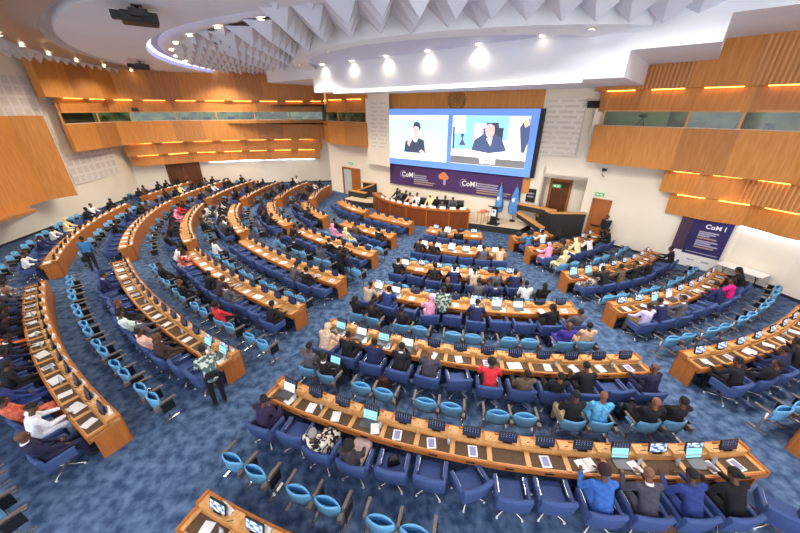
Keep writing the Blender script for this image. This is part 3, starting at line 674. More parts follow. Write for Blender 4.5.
for n in ROWS:
    near = ROWS[n][6]; rnd = random.Random(n)
    for i in range(nseats(n)):
        p, a = spot(n, i, 0, .84)
        if not visible(p): continue
        ra = a + PI
        kind = 'mon_logo' if (n == 'C1' and i < 9) or (n == 'C1' and i == 13) or n in ('C2',) or rnd.random() < .45 else 'mon_video'
        if n in ('C0', 'D4', 'D3', 'D2'): kind = 'mon_video'
        if n[0] in 'GAFR' and not (n == 'A1' and i > 11): kind = 'mon_dark'
        q, _ = spot(n, i, -.03, .84)
        what = 'black desk monitor with a dark blue screen' if kind == 'mon_dark' else 'black desk monitor showing a logo page' if kind == 'mon_logo' else 'black desk monitor showing a bright picture'
        dup((P_MON if near == 2 else P_FLAT)[kind], q, a, what + ', ' + seat_words(n, i), 'desk monitors')
        if n[0] in 'GAFR' or n == 'C0':
            q, _ = spot(n, i, -.11, .84, .0 if near < 2 else .12); dup(P_NAME, q, a + rnd.uniform(-.2, .2), 'folded white nameplate, ' + seat_words(n, i), 'white nameplates on the desks')
        lap = LAPS.get(n, {}).get(i)
        if lap:
            q, _ = spot(n, i, .20, .749, -.02); dup(P_LAP[lap], q, a, 'open laptop with %s screen, %s' % ('white' if lap == 'lap_white' else 'cyan', seat_words(n, i)), 'open laptops')
        if rnd.random() < (.95 if near == 2 else .7 if near else .35):
            k = 1 if (n == 'C1' and i in (4, 5, 6, 7, 8, 13)) else rnd.randrange(4)
            q, _ = spot(n, i, .27, .749, .19 if lap else rnd.uniform(-.08, .08)); dup(P_PAP[k], q, a + rnd.uniform(-.25, .25), ['single white sheet', 'white papers with blue cover', 'two white sheets', 'thick white document'][k] + ', ' + seat_words(n, i), 'papers on the desks')
        if near == 2 and rnd.random() < .3:
            q, _ = spot(n, i, .2, .749, .3); dup(P_BOT, q, a, 'clear water bottle on desk, ' + seat_words(n, i), 'water bottles')
for o in protos:
    for ch in list(o.children):
        for g_ in list(ch.children): bpy.data.objects.remove(g_)
        bpy.data.objects.remove(ch)
    bpy.data.objects.remove(o)

# ------------------------------------------------------------------ chairs
def bent_slab(m, w, d, h, z0, y0, curve, recl, n=8, top=.0):
    """padded backrest: curved in plan, leaning back, rounded top"""
    b = MB(); vs = []
    for i in range(n + 1):
        x = -w / 2 + w * i / n; y = y0 + curve * (abs(2 * x / w) ** 2.2)
        for (dy, z) in ((0, 0), (0, .55 * h), (0.0, h * (.94 - top * abs(2 * x / w) ** 3)), (-.4 * d, h * (1 - top * abs(2 * x / w) ** 3)), (-d, h * (.94 - top * abs(2 * x / w) ** 3)), (-d, .5 * h), (-d, 0)):
            vs.append((x, y + dy - recl * z, z0 + z))
    k = 7; fs = [tuple(range(k)), tuple(reversed(range(n * k, n * k + k)))]
    for i in range(n):
        for j in range(k): fs.append((i * k + j, (i + 1) * k + j, (i + 1) * k + (j + 1) % k, i * k + (j + 1) % k))
    b.faces(vs, fs, m, True); return b
def chair_parts(t):
    """royal-blue swivel armchair; origin on the floor below the seat, front towards +Y"""
    B = M['chairblue']
    b = MB(); b.box((0, .02, .42), (.52, .54, .13), B); b.build('seat', t, .035)
    bent_slab(B, .66, .10, .46, .36, -.22, .05, .16, 8, .05).build('backrest', t, .01)
    for s in (-1, 1):
        b = MB(); b.box((s * .305, .0, .53), (.075, .50, .24), B, Matrix.Rotation(.0, 3, 'X')); a = b.build('armrest', t, .025)
        b = MB(); b.box((s * .26, .08, .60), (.016, .36, .035), M['chrome']); b.build('chrome_trim', a, .004)
    b = MB(); b.cyl((0, 0, .06), (0, 0, .36), .035, M['chrome'], n=10); b.box((0, 0, .35), (.3, .3, .03), M['black']); b.build('pedestal', t)
    for k in range(4):
        an = PI / 4 + k * PI / 2; c, s = math.cos(an), math.sin(an); b = MB()
        b.cyl((0, 0, .085), (c * .36, s * .36, .045), .022, M['chrome'], .016, 8); b.cyl((c * .35, s * .35, 0), (c * .35, s * .35, .045), .022, M['white'], n=8); b.build('leg', t)
def one_mesh(build, name):
    """a small far copy: the same shapes in a single mesh"""
    t = bpy.data.objects.new('tmp', None); C.objects.link(t); build(t); bm = bmesh.new(); mats = []
    def walk(o):
        for ch in o.children:
            me = ch.data.copy(); idx = []
            for m in me.materials:
                if m not in mats: mats.append(m)
                idx.append(mats.index(m))
            for f in me.polygons: f.material_index = idx[f.material_index]
            bm.from_mesh(me); bpy.data.meshes.remove(me); walk(ch)
    walk(t); me = bpy.data.meshes.new(name); bm.to_mesh(me); bm.free()
    for m in mats: me.materials.append(m)
    for ch in list(t.children):
        for g_ in list(ch.children): bpy.data.objects.remove(g_)
        bpy.data.objects.remove(ch)
    bpy.data.objects.remove(t); return me
P_CHAIR = thing('swivel_chair', 'x', 'chair', (0, 0, -50), 0, 'blue swivel chairs'); chair_parts(P_CHAIR)
CHAIR_ME = one_mesh(chair_parts, 'swivel_chair')
P_CHAIR_FAR = tag(link('swivel_chair', CHAIR_ME, None, (0, 0, -50)), 'x', 'chair', 'blue swivel chairs')

def shell(m, w, h, z0, y0, bulge, lean, n=8, rows=5, th=.03):
    """dished sky-blue seat shell, curved at its edges"""
    b = MB(); vs = []
    for side in (0, 1):
        for j in range(rows + 1):
            v = j / rows
            for i in range(n + 1):
                u = -1 + 2 * i / n; ww = w / 2 * (1 - .12 * v ** 4); x = u * ww
                y = y0 - bulge * (1 - u * u) - lean * v * h + side * th; z = z0 + h * v * (1 - .1 * abs(u) ** 3)
                vs.append((x, y, z))
    K = (rows + 1) * (n + 1); fs = []
    for j in range(rows):
        for i in range(n):
            a = j * (n + 1) + i; q = (a, a + 1, a + n + 2, a + n + 1); fs += [q, tuple(K + e for e in reversed(q))]
    for i in range(n): fs += [(i, K + i, K + i + 1, i + 1), tuple(rows * (n + 1) + e for e in (i, i + 1)) + (K + rows * (n + 1) + i + 1, K + rows * (n + 1) + i)]
    for j in range(rows): a, c = j * (n + 1), j * (n + 1) + n; fs += [(a, a + n + 1, K + a + n + 1, K + a), (c, K + c, K + c + n + 1, c + n + 1)]
    b.faces(vs, fs, m, True); return b
def tandem_parts(t, up=(True, True)):
    """pair of tip-up seats on chrome legs; origin on the floor, front towards +Y"""
    for k, x in enumerate((-.32, .32)):
        a = shell(M['tandemblue'], .58, .37, .43, -.07, .10, .10).build('backrest', t); a.location.x = x
        if up[k]:
            s_ = shell(M['tandemblue'], .57, .35, .42, -.07, -.065, .03); q = s_.build('seat', t); q.location.x = x
            b = MB(); b.box((x, -.085, .52), (.40, .09, .16), M['tandemdark']); b.build('seat_pad', t, .03)
        else:
            b = MB(); b.box((x, .10, .43), (.50, .44, .06), M['tandemblue']); b.build('seat', t, .025)
    for x in (-.64, 0, .64):
        b = MB(); b.cyl((x, .02, .05), (x, .0, .62), .028, M['chrome'], n=8); b.box((x, .02, .025), (.06, .42, .045), M['chrome']); b.build('leg', t)
        b = MB(); b.box((x, .12, .655), (.065, .36, .035), M['armgrey']); b.build('armrest', t, .008)
        if x > -.6:
            b = MB(); b.box((x + .06, .05, .50), (.03, .30, .30), M['black']); b.build('side_panel', t, .01)
            b = MB(); b.box((x, -.17, .56), (.09, .13, .13), M['armgrey']); b.build('speaker_box', t, .008)
    b = MB(); b.box((0, 0, .36), (1.32, .06, .06), M['chrome']); b.build('beam', t)
P_TAN = {}
for key, up in (('uu', (1, 1)), ('du', (0, 1)), ('ud', (1, 0)), ('dd', (0, 0))):
    t = thing('tandem_seat', 'x', 'seat pair', (0, 0, -50), 0, 'light blue tip-up seat pairs'); tandem_parts(t, up)
    P_TAN[key] = t, tag(link('tandem_seat', one_mesh(lambda o, up=up: tandem_parts(o, up), 'tandem_seat'), None, (0, 0, -50)), 'x', 'seat pair', 'light blue tip-up seat pairs')

# ------------------------------------------------------------------ people
def hullseg(bm, p0, r0, p1, r1, sub=2):
    t = bmesh.new(); d0 = r0 if isinstance(r0, tuple) else (r0,) * 3; d1 = r1 if isinstance(r1, tuple) else (r1,) * 3
    for p, d in ((p0, d0), (p1, d1)):
        r = bmesh.ops.create_icosphere(t, subdivisions=sub, radius=1)
        for v in r['verts']: v.co = Vector((v.co.x * d[0], v.co.y * d[1], v.co.z * d[2])) + Vector(p)
    h = bmesh.ops.convex_hull(t, input=t.verts)
    bmesh.ops.delete(t, geom=[v for v in t.verts if not v.link_faces], context='VERTS')
    junk = [g for g in h['geom_interior'] if isinstance(g, bmesh.types.BMVert) and g.is_valid]
    if junk: bmesh.ops.delete(t, geom=junk, context='VERTS')
    me = bpy.data.meshes.new('t'); t.to_mesh(me); t.free(); bm.from_mesh(me); bpy.data.meshes.remove(me)
def remeshed(bm, name, vox, smooth=2):
    me = bpy.data.meshes.new(name); bm.to_mesh(me); bm.free()
    r = modmesh(me, [('REMESH', dict(mode='VOXEL', voxel_size=vox, use_smooth_shade=True)), ('SMOOTH', dict(factor=.5, iterations=smooth))], name)
    bpy.data.meshes.remove(me); return r
def ik(S, H, l1, l2, pole):
    S, H = Vector(S), Vector(H); d = H - S; L = min(d.length, (l1 + l2) * .999); u = d.normalized(); H = S + u * L
    a = (l1 * l1 - l2 * l2 + L * L) / (2 * L); h = math.sqrt(max(0, l1 * l1 - a * a)); pl = Vector(pole); pl = (pl - u * pl.dot(u)).normalized()
    return S + u * a + pl * h, H
# pose: chest (y,z), neck, head centre, head yaw/pitch, hands, knees, feet, hip
def seated(lean, hands, yaw=0., pitch=0., slump=0., side=0., knees=((-.13, .36), (.13, .36)), feet=((-.13, .40), (.13, .40)), recline=0.):
    hy = -.12 - recline * .3
    return dict(hip=(0, hy, .55), waist=(side * .3, hy + lean * .35 - recline * .2, .76 - slump), chest=(side * .8, hy + lean * .8 - recline * .6, .98 - slump - abs(lean) * .12), neck=(side, hy + lean - recline * .75, 1.13 - slump - abs(lean) * .28),
                head=(side * 1.1, hy + lean * 1.25 + .03 - recline * .75, 1.27 - slump - abs(lean) * .36), yaw=yaw, pitch=pitch + lean * .5, hands=hands, knees=[(x, y, .53) for x, y in knees], feet=[(x, y, .07) for x, y in feet])
POSES = {
'write': seated(.22, ((-.20, .42, .79), (.16, .44, .79)), 0, .35),
'desk': seated(.12, ((-.17, .40, .78), (.19, .38, .78)), .1, .1),
'listen': seated(.0, ((-.24, .28, .72), (.24, .28, .72)), -.15, 0),
'recline': seated(-.04, ((-.14, .10, .66), (.12, .14, .66)), .15, -.05, .02, 0, recline=.10),
'turn': seated(.10, ((-.22, .38, .78), (.14, .30, .74)), .9, .05, 0, .03),
'chin': seated(.20, ((-.16, .42, .78), (.06, .30, 1.02)), -.3, .1),
'lap': seated(.06, ((-.10, .26, .70), (.10, .26, .70)), .0, .45),
'crossed': seated(-.02, ((-.06, .18, .66), (.08, .20, .66)), -.2, .1, .01, 0, ((-.10, .36), (.06, .40)), ((-.12, .42), (.28, .52)), .06)}
def stand(bend, hands, yaw=0., feet=((-.11, .02), (.11, .0))):
    c, s = math.cos(bend), math.sin(bend); up = lambda h: (0, s * h, .93 + c * h)
    return dict(hip=(0, 0, .93), waist=up(.16), chest=up(.40), neck=up(.57), head=(0, s * .70 + .03, .93 + c * .70), yaw=yaw, pitch=bend * .7, hands=hands, knees=[(feet[0][0], .03, .50), (feet[1][0], .03, .50)], feet=[(x, y, .07) for x, y in feet], standing=True)
POSES['stand'] = stand(.02, ((-.27, .12, .82), (.27, .12, .82)))
POSES['clasp'] = stand(.03, ((-.07, .24, .98), (.07, .24, .98)), .2)
POSES['bend'] = stand(.75, ((-.20, .62, .86), (.20, .66, .86)), .2)
POSES['camera'] = stand(.05, ((-.10, .36, 1.42), (.12, .38, 1.36)), .0)
def head_rot(P): return Matrix.Rotation(P['yaw'], 3, 'Z') @ Matrix.Rotation(-P['pitch'], 3, 'X')
def joints(P):
    ch, nk = Vector(P['chest']), Vector(P['neck']); ax = (nk - ch).normalized(); tw = P['yaw'] * .25; r = Vector((math.cos(tw), math.sin(tw), 0))
    sh = [nk - ax * .06 + r * (s * .185) for s in (-1, 1)]; out = []
    for s, S, Hd in zip((-1, 1), sh, P['hands']):
        E, Hh = ik(S, Hd, .29, .27, (s * .7, -.5, -.8)); out.append((S, E, Hh))
    return out
def torso_segs(bm, P, g, woman=False):
    h, w_, c, n = (Vector(P[k]) for k in ('hip', 'waist', 'chest', 'neck'))
    hullseg(bm, h + Vector((0, 0, -.02)), (.165 + g, .12 + g, .10 + g), w_, (.145 + g, .105 + g, .09))
    hullseg(bm, w_, (.145 + g, .105 + g, .09), c, (.165 + g, .115 + g, .11))
    ax = (n - c).normalized(); s = n - ax * .08
    hullseg(bm, c, (.165 + g, .115 + g, .11), s, (.15 + g, .08 + g, .06 + g))
def arm_segs(bm, P, g, fore=1.):
    for S, E, Hd in joints(P):
        hullseg(bm, S, .058 + g, E, .044 + g); hullseg(bm, E, .044 + g, E + (Hd - E) * fore, .042 + g - .012 * fore)
def leg_segs(bm, P, g, to=1.):
    h = Vector(P['hip'])
    for s, K, F in zip((-1, 1), P['knees'], P['feet']):
        K, F = Vector(K), Vector(F); hp = h + Vector((s * .09, 0, -.01)); hullseg(bm, hp, .088 + g, K, .06 + g); A = K + (F + Vector((0, -.03, 0)) - K) * to; hullseg(bm, K, .058 + g, A, .04 + g)
def head_segs(bm, P):
    H = Vector(P['head']); R_ = head_rot(P); q = lambda x, y, z: H + R_ @ Vector((x, y, z))
    def ball(c, d, sub=3):
        r = bmesh.ops.create_icosphere(bm, subdivisions=sub, radius=1)
        for v in r['verts']: v.co = H + R_ @ (Vector(c) + Vector((v.co.x * d[0], v.co.y * d[1], v.co.z * d[2])))
    ball((0, -.008, .03), (.077, .096, .09)); ball((0, .03, -.035), (.062, .066, .078)); ball((0, .055, -.085), (.032, .034, .028), 2)
    ball((0, .095, -.012), (.013, .02, .028), 2); ball((0, .098, -.028), (.02, .015, .011), 2); ball((0, .085, -.058), (.026, .014, .011), 2); ball((0, .08, .03), (.055, .018, .012), 2)
    for s in (-1, 1): ball((s * .078, -.01, -.005), (.012, .022, .034), 2)
    hullseg(bm, Vector(P['neck']) - Vector((0, .005, .06)), .058, q(0, -.012, -.07), .052)
def hand_segs(bm, P):
    for s, (S, E, Hd) in zip((-1, 1), joints(P)):
        d = (Hd - E).normalized(); up = Vector((0, 0, 1)); sd = d.cross(up).normalized() * s; fl = (d * .8 + Vector((0, 0, -.25))).normalized()
        a = Hd + d * .02; b = a + fl * .075
        hullseg(bm, a, (.026, .026, .018), b, (.034, .034, .014))
        for k, (o_, L) in enumerate(((-.027, .055), (-.009, .068), (.009, .064), (.026, .05))):
            p0 = b + sd * o_; p1 = p0 + fl * L * .55 + Vector((0, 0, .004)); p2 = p1 + (fl + Vector((0, 0, -.7))).normalized() * L * .5
            hullseg(bm, p0, .0095, p1, .0088, 1); hullseg(bm, p1, .0088, p2, .0078, 1)
        t0 = a + sd * -.026 + fl * .015; t1 = t0 + (fl * .6 - sd * .75).normalized() * .04; hullseg(bm, t0, .012, t1, .010, 1); hullseg(bm, t1, .010, t1 + fl * .03, .0085, 1)
BODY = {}
def body(pose):
    if pose in BODY: return BODY[pose]
    P = POSES[pose]; D = {}
    bm = bmesh.new(); torso_segs(bm, P, -.012); arm_segs(bm, P, -.006); leg_segs(bm, P, -.006); head_segs(bm, P); hand_segs(bm, P)
    for F in P['feet']: hullseg(bm, Vector(F) + Vector((0, -.04, -.01)), (.036, .045, .04), Vector(F) + Vector((0, .12, -.03)), (.038, .04, .025))
    D['body'] = remeshed(bm, 'person_body', .0115, 1)
    bm = bmesh.new(); torso_segs(bm, P, .016); arm_segs(bm, P, .012, .92); D['jacket'] = remeshed(bm, 'jacket', .02)
    bm = bmesh.new(); torso_segs(bm, P, .006); arm_segs(bm, P, .008, .45); D['shirt'] = remeshed(bm, 'shirt', .02)
    bm = bmesh.new(); h = Vector(P['hip']); hullseg(bm, h + Vector((0, 0, -.02)), (.17, .128, .11), h + Vector((0, 0, .1)), (.15, .115, .06)); leg_segs(bm, P, .012, .95); D['trousers'] = remeshed(bm, 'trousers', .02)
    bm = bmesh.new(); h = Vector(P['hip']); ks = [Vector(k) for k in P['knees']]; fs = [Vector(f) for f in P['feet']]; km = (ks[0] + ks[1]) / 2; fm = (fs[0] + fs[1]) / 2
    hullseg(bm, h, (.19, .14, .12), km, (.22, .09, .085)); hullseg(bm, km, (.22, .09, .085), fm + Vector((0, -.02, .12)), (.20, .09, .04)); hullseg(bm, h, (.18, .13, .1), h + Vector((0, 0, .14)), (.15, .11, .06)); D['skirt'] = remeshed(bm, 'skirt', .024)
    for s, F in enumerate(P['feet']):
        b = MB(); bm = b.bm; bm.free(); bm = bmesh.new(); F = Vector(F); hullseg(bm, F + Vector((0, -.045, -.02)), (.045, .05, .05), F + Vector((0, .14, -.035)), (.047, .05, .033)); D['shoe%d' % s] = remeshed(bm, 'shoe', .018, 1)
    H = Vector(P['head']); R_ = head_rot(P)
    def cap(name, c, d, keep, extra=(), th=None):
        bm = bmesh.new(); bmesh.ops.create_icosphere(bm, subdivisions=3, radius=1)
        for v in bm.verts: v.co = Vector(c) + Vector((v.co.x * d[0], v.co.y * d[1], v.co.z * d[2]))
        bmesh.ops.delete(bm, geom=[v for v in bm.verts if not keep(v.co)], context='VERTS')
        for p0, r0, p1, r1 in extra: hullseg(bm, p0, r0, p1, r1)
        for v in bm.verts: v.co = H + R_ @ v.co
        for f in bm.faces: f.smooth = True
        me = bpy.data.meshes.new(name); bm.to_mesh(me); bm.free(); return me
    D['short'] = cap('hair', (0, -.012, .031), (.082, .101, .095), lambda q: q.z > -.05 + .115 * max(0., min(1., (q.y + .04) / .10)))
    D['afro'] = cap('hair', (0, -.022, .05), (.112, .122, .112), lambda q: not (q.y > .045 and q.z < .045))
    D['long'] = cap('hair', (0, -.016, .03), (.092, .108, .102), lambda q: not (q.y > .03 and q.z < .045), [((0, -.075, .0), (.085, .05, .06), (0, -.09, -.16), (.085, .035, .05))])
    D['bun'] = cap('hair', (0, -.012, .034), (.087, .105, .097), lambda q: not (q.y > .04 and q.z < .05), [((0, -.11, .03), (.05, .045, .05), (0, -.115, .035), (.05, .045, .05))])
    D['scarf'] = cap('headscarf', (0, -.012, .02), (.096, .112, .112), lambda q: not (q.y > .055 and -.085 < q.z < .06), [((0, -.02, -.10), (.085, .085, .05), (0, -.01, -.2), (.15, .11, .05))])
    D['cap'] = cap('cap', (0, -.008, .05), (.09, .108, .085), lambda q: q.z > .03)
    bm = bmesh.new(); nk = Vector(P['neck'])
    t = MB(); t.lathe((0, 0), [(.060, -.03), (.066, -.035), (.063, .012), (.058, .014)], 0, 360, M['white'], 16); bm2 = t.bm
    ax = (H - nk).normalized().to_track_quat('Z', 'Y')
    for v in bm2.verts: v.co = nk + ax @ v.co
    D['collar'] = bpy.data.meshes.new('shirt_collar'); bm2.to_mesh(D['collar']); bm2.free(); D['collar'].materials.append(M['white'])
    t = MB()
    for s in (-1, 1):
        t.ball(H + R_ @ Vector((s * .030, .083, .012)), (.011, .008, .007), M['white'], 2); t.ball(H + R_ @ Vector((s * .030, .0905, .012)), (.005, .003, .005), M['black'], 1)
    D['eyes'] = t.mesh('eyes')
    for k in ('body', 'jacket', 'shirt', 'trousers', 'skirt', 'shoe0', 'shoe1', 'short', 'afro', 'long', 'bun', 'scarf', 'cap'):
        if not D[k].materials: D[k].materials.append(M['black'])
    BODY[pose] = D; return D
CLOTH = {}
def cloth(rgb):
    if rgb not in CLOTH: CLOTH[rgb] = noise_mat('cloth_%d' % len(CLOTH), rgb, tuple(min(255, int(v * 1.16 + 3)) for v in rgb), 14, .85)
    return CLOTH[rgb]
def pattern(c1, c2, scale):
    k = (c1, c2, scale)
    if k not in CLOTH: CLOTH[k] = noise_mat('print_%d' % len(CLOTH), c1, c2, scale, .85, lo=.47, hi=.53, detail=1)
    return CLOTH[k]
SKIN = [mat('skin_deep', (78, 50, 36), .55), mat('skin_dark', (96, 62, 44), .55), mat('skin_brown', (128, 84, 60), .55), mat('skin_light', (206, 160, 130), .55)]
HAIR = mat('hair_black', (20, 17, 16), .8); HAIRB = mat('hair_brown', (92, 60, 38), .8); HAIRG = mat('hair_grey', (150, 146, 142), .8)
# look code: garment words, hair words, top colour, top cut, bottom cut, bottom colour, hair, skin, collar
def L_(words, hairw, top, hair, cut='jacket', low='trousers', lowc=None, skin=1, collar=False, hc=None): return dict(words=words, hairw=hairw, top=top, hair=hair, cut=cut, low=low, lowc=lowc or top, skin=skin, collar=collar, hc=hc or HAIR)
LOOK = {
'k': L_('black suit', 'short black hair', cloth((30, 30, 34)), 'short', collar=True), 'K': L_('black suit', 'a bald head', cloth((30, 30, 34)), None, collar=True, skin=2),
'n': L_('navy suit', 'short black hair', cloth((34, 40, 78)), 'short', collar=True), 'N': L_('navy suit', 'a bald head', cloth((36, 38, 64)), None, collar=True, skin=1),
'B': L_('bright blue suit', 'short black hair', cloth((42, 58, 116)), 'short', collar=True, skin=0), 'j': L_('dark purple jacket', 'short black hair', cloth((48, 38, 66)), 'short'),
'g': L_('grey suit', 'short black hair', cloth((86, 84, 92)), 'short', collar=True), 'G': L_('dark grey suit', 'a bald head', cloth((66, 64, 76)), None, collar=True, skin=2),
'b': L_('brown jacket', 'short black hair', cloth((92, 78, 66)), 'short', lowc=cloth((40, 38, 40))), 'w': L_('white shirt', 'short black hair', cloth((232, 230, 228)), 'short', 'shirt', lowc=cloth((40, 42, 52))),
'W': L_('white shirt', 'a dark cap', cloth((222, 228, 240)), 'cap', lowc=cloth((200, 206, 222))), 'o': L_('orange dress', 'black afro hair', pattern((214, 112, 70), (190, 84, 56), 9), 'afro', low='skirt'),
'O': L_('coral patterned dress', 'long black hair', pattern((224, 120, 92), (196, 90, 72), 12), 'bun', low='skirt'), 'r': L_('red top', 'black afro hair', cloth((206, 50, 62)), 'afro', lowc=cloth((30, 30, 36))),
'p': L_('pink dress', 'pink headscarf', cloth((226, 150, 180)), 'scarf', low='skirt'), 'h': L_('beige robe', 'beige headscarf', cloth((206, 176, 152)), 'scarf', low='skirt'),
'm': L_('magenta jacket', 'long black hair', cloth((206, 30, 122)), 'long', lowc=cloth((30, 30, 36))), 'u': L_('bright blue dress', 'rounded dark hair', cloth((54, 98, 172)), 'afro', low='skirt', hc=mat('hair_plum', (44, 24, 26), .8)),
'c': L_('sky blue patterned shirt', 'a shaved head', pattern((72, 160, 214), (110, 190, 230), 10), None, skin=2), 't': L_('tan jacket', 'short black hair', cloth((196, 166, 134)), 'short'),
'l': L_('pale lilac shirt', 'short black hair', cloth((200, 190, 224)), 'short', lowc=cloth((112, 92, 60))), 'y': L_('cream robe', 'a cream headscarf', cloth((232, 210, 160)), 'scarf', low='skirt'),
'd': L_('black dress', 'long black hair', cloth((26, 24, 28)), 'long', low='skirt'), 'v': L_('violet suit', 'a shaved head', cloth((62, 50, 138)), None, skin=1),
'x': L_('black patterned dress', 'short grey hair', pattern((226, 218, 202), (30, 28, 30), 11), 'short', low='skirt', hc=HAIRG), 'X': L_('grey patterned dress', 'black afro hair', pattern((190, 180, 168), (96, 90, 90), 11), 'afro', low='skirt'),
'e': L_('teal blue shirt', 'short black hair', cloth((60, 120, 170)), 'short', 'shirt', lowc=cloth((36, 38, 46))), 'q': L_('pale mint shirt', 'short black hair', cloth((206, 226, 214)), 'short', lowc=cloth((40, 42, 50))),
'i': L_('pink shirt', 'short black hair', cloth((226, 172, 160)), 'short', lowc=cloth((50, 48, 56))), 'a': L_('brown suit', 'short brown hair', cloth((64, 50, 46)), 'short', hc=HAIRB), 'R': L_('red patterned dress', 'long black hair', pattern((190, 60, 52), (220, 170, 150), 10), 'long', low='skirt'),
's': L_('beige shirt', 'short black hair', cloth((176, 160, 142)), 'short', lowc=cloth((60, 56, 54))), 'z': L_('black jacket', 'reddish brown hair', cloth((30, 30, 34)), 'short', hc=HAIRB, skin=2),
'D': L_('black suit and sand trousers', 'short black hair', cloth((34, 32, 34)), 'short', lowc=cloth((190, 164, 130))), 'S': L_('black outfit', 'a black hair bun', cloth((24, 24, 28)), 'bun'), 'H': L_('dark grey shawl', 'black afro hair', cloth((52, 48, 52)), 'afro', low='skirt', lowc=cloth((160, 140, 134))),
'E': L_('green patterned top', 'black hair bun', pattern((196, 208, 192), (74, 96, 96), 10), 'bun', lowc=cloth((22, 22, 24)))}
def clothed(o, me, m, name=None):
    q = o if name is None else link(name, me, o)
    q.material_slots[0].link = 'OBJECT'; q.material_slots[0].material = m; return q
FARME = {}
def person(pose, code, loc, rz, label, near, skin=None, group=None):
    k = LOOK[code]; D = body(pose); sk = SKIN[k['skin'] if skin is None else skin]; rnd = random.Random(str(loc))
    if near:
        o = link('person', D['body'], None, loc); clothed(o, None, sk)
        top = clothed(o, D[k['cut']], k['top'], 'jacket' if k['cut'] == 'jacket' else 'shirt'); clothed(o, D[k['low']], k['lowc'], k['low'])
        clothed(o, D['shoe0'], M['black'], 'shoe'); clothed(o, D['shoe1'], M['black'], 'shoe'); link('eyes', D['eyes'], o)
        if k['collar'] and rnd.random() < .4: link('shirt_collar', D['collar'], o)
        if k['hair']: clothed(o, D[k['hair']], k['top'] if k['hair'] == 'scarf' else k['hc'], {'scarf': 'headscarf', 'cap': 'cap'}.get(k['hair'], 'hair'))
    else:
        key = (pose, k['cut'], k['low'], k['hair'])
        if key not in FARME:
            bm = bmesh.new()
            for j, part in enumerate(('body', k['cut'], k['low'], k['hair'])):
                if not part: continue
                n0 = len(bm.faces); bm.from_mesh(D[part]); bm.faces.ensure_lookup_table()
                for f in bm.faces[n0:]: f.material_index = j
            me = bpy.data.meshes.new('person_far'); bm.to_mesh(me); bm.free()
            for j in range(4): me.materials.append(M['black'])
            FARME[key] = me
        o = link('person', FARME[key], None, loc)
        for j, m in enumerate((sk, k['top'], k['lowc'], k['top'] if k['hair'] == 'scarf' else k['hc'])):
            o.material_slots[j].link = 'OBJECT'; o.material_slots[j].material = m
    o.rotation_euler = (0, 0, rz); o.scale = (1.07,) * 3; tag(o, label, 'person', group); return o

# who sits where ('.' is an empty chair), seat by seat
DESK = {
'C0': 'K....', 'C1': 'j.xH.....uGBS.', 'C2': 'hknkG.rbkk.N', 'C3': 'sB.p.n..dgk.', 'C4': 'k.knsgn', 'C5': 'kk..gt', 'C6': '.gk.',
'D5': 'k.', 'D4': 'kknkkdgkt', 'D3': 'lng..nm.d', 'D2': 'XkbkK..k', 'D1': 'pbyw.k', 'D0': 'ewk',
'G1': 'XGnddoknkBOWN', 'A1': '...n...zqgia..', 'A2': 'wR...kag..k', 'A3': '.......gk.', 'A4': 'k...kk.', 'A5': 'k.b.k', 'A7': '....',
'F1': 'w..n.w.y..kw.k', 'F2': '....k..n.kb..', 'F3': 'k.kk.kp.rk.', 'F4': 'kgwkwXkwk', 'F5': '.kk.kn..', 'F6': 'kk.kgk', 'A6': '.....',
'R1': 'kb.kk.k', 'R2': 'kky.kkgk.', 'R3': 'kgkw.kk.k', 'R4': 'kk.kbkk.', 'R5': 'kkgkk.kw', 'R6': 'kbkkwk'}
TAND = {
'C0': '', 'C1': '......', 'C2': 'gk....--Dc--', 'C3': 'dkk.....vt', 'C4': '...Kgnwd', 'C5': '......', 'C6': '',
'D5': '', 'D4': '....', 'D3': '..........', 'D2': '........', 'D1': 'y.....', 'D0': '',
'G1': '..............', 'A1': '..............', 'A2': '..k..z..r...', 'A3': 'w..........', 'A4': '.nk.g.n.', 'A5': '.py...', 'A7': '....',
'F1': '..............', 'F2': '..............', 'F3': '............', 'F4': '..k.X.w...', 'F5': '.g......', 'F6': '......', 'A6': '',
'R1': '....', 'R2': '........', 'R3': '..........', 'R4': '........', 'R5': '........', 'R6': '......'}
TAND['C2'] = 'gk......DcKk'
TURNED = {('C1', 6): .55, ('C1', 13): -.7, ('C2', 5): .25, ('C3', 3): .3, ('C1', 4): .05, ('A1', 4): .3, ('C1', 1): .1, ('D4', 8): .2}
FORCE = {('C0', 0): 'chin', ('C1', 0): 'turn', ('C1', 9): 'write', ('C1', 10): 'write', ('C1', 11): 'write', ('C1', 12): 'write', ('C2', 11): 'turn', ('G1', 12): 'recline', ('G1', 11): 'desk', ('G1', 10): 'recline', ('D3', 6): 'turn', ('D3', 0): 'listen', ('C2', 6): 'desk'}
used_c = used_f = False
CYC = ['write', 'desk', 'listen', 'chin', 'desk', 'turn', 'write', 'recline']
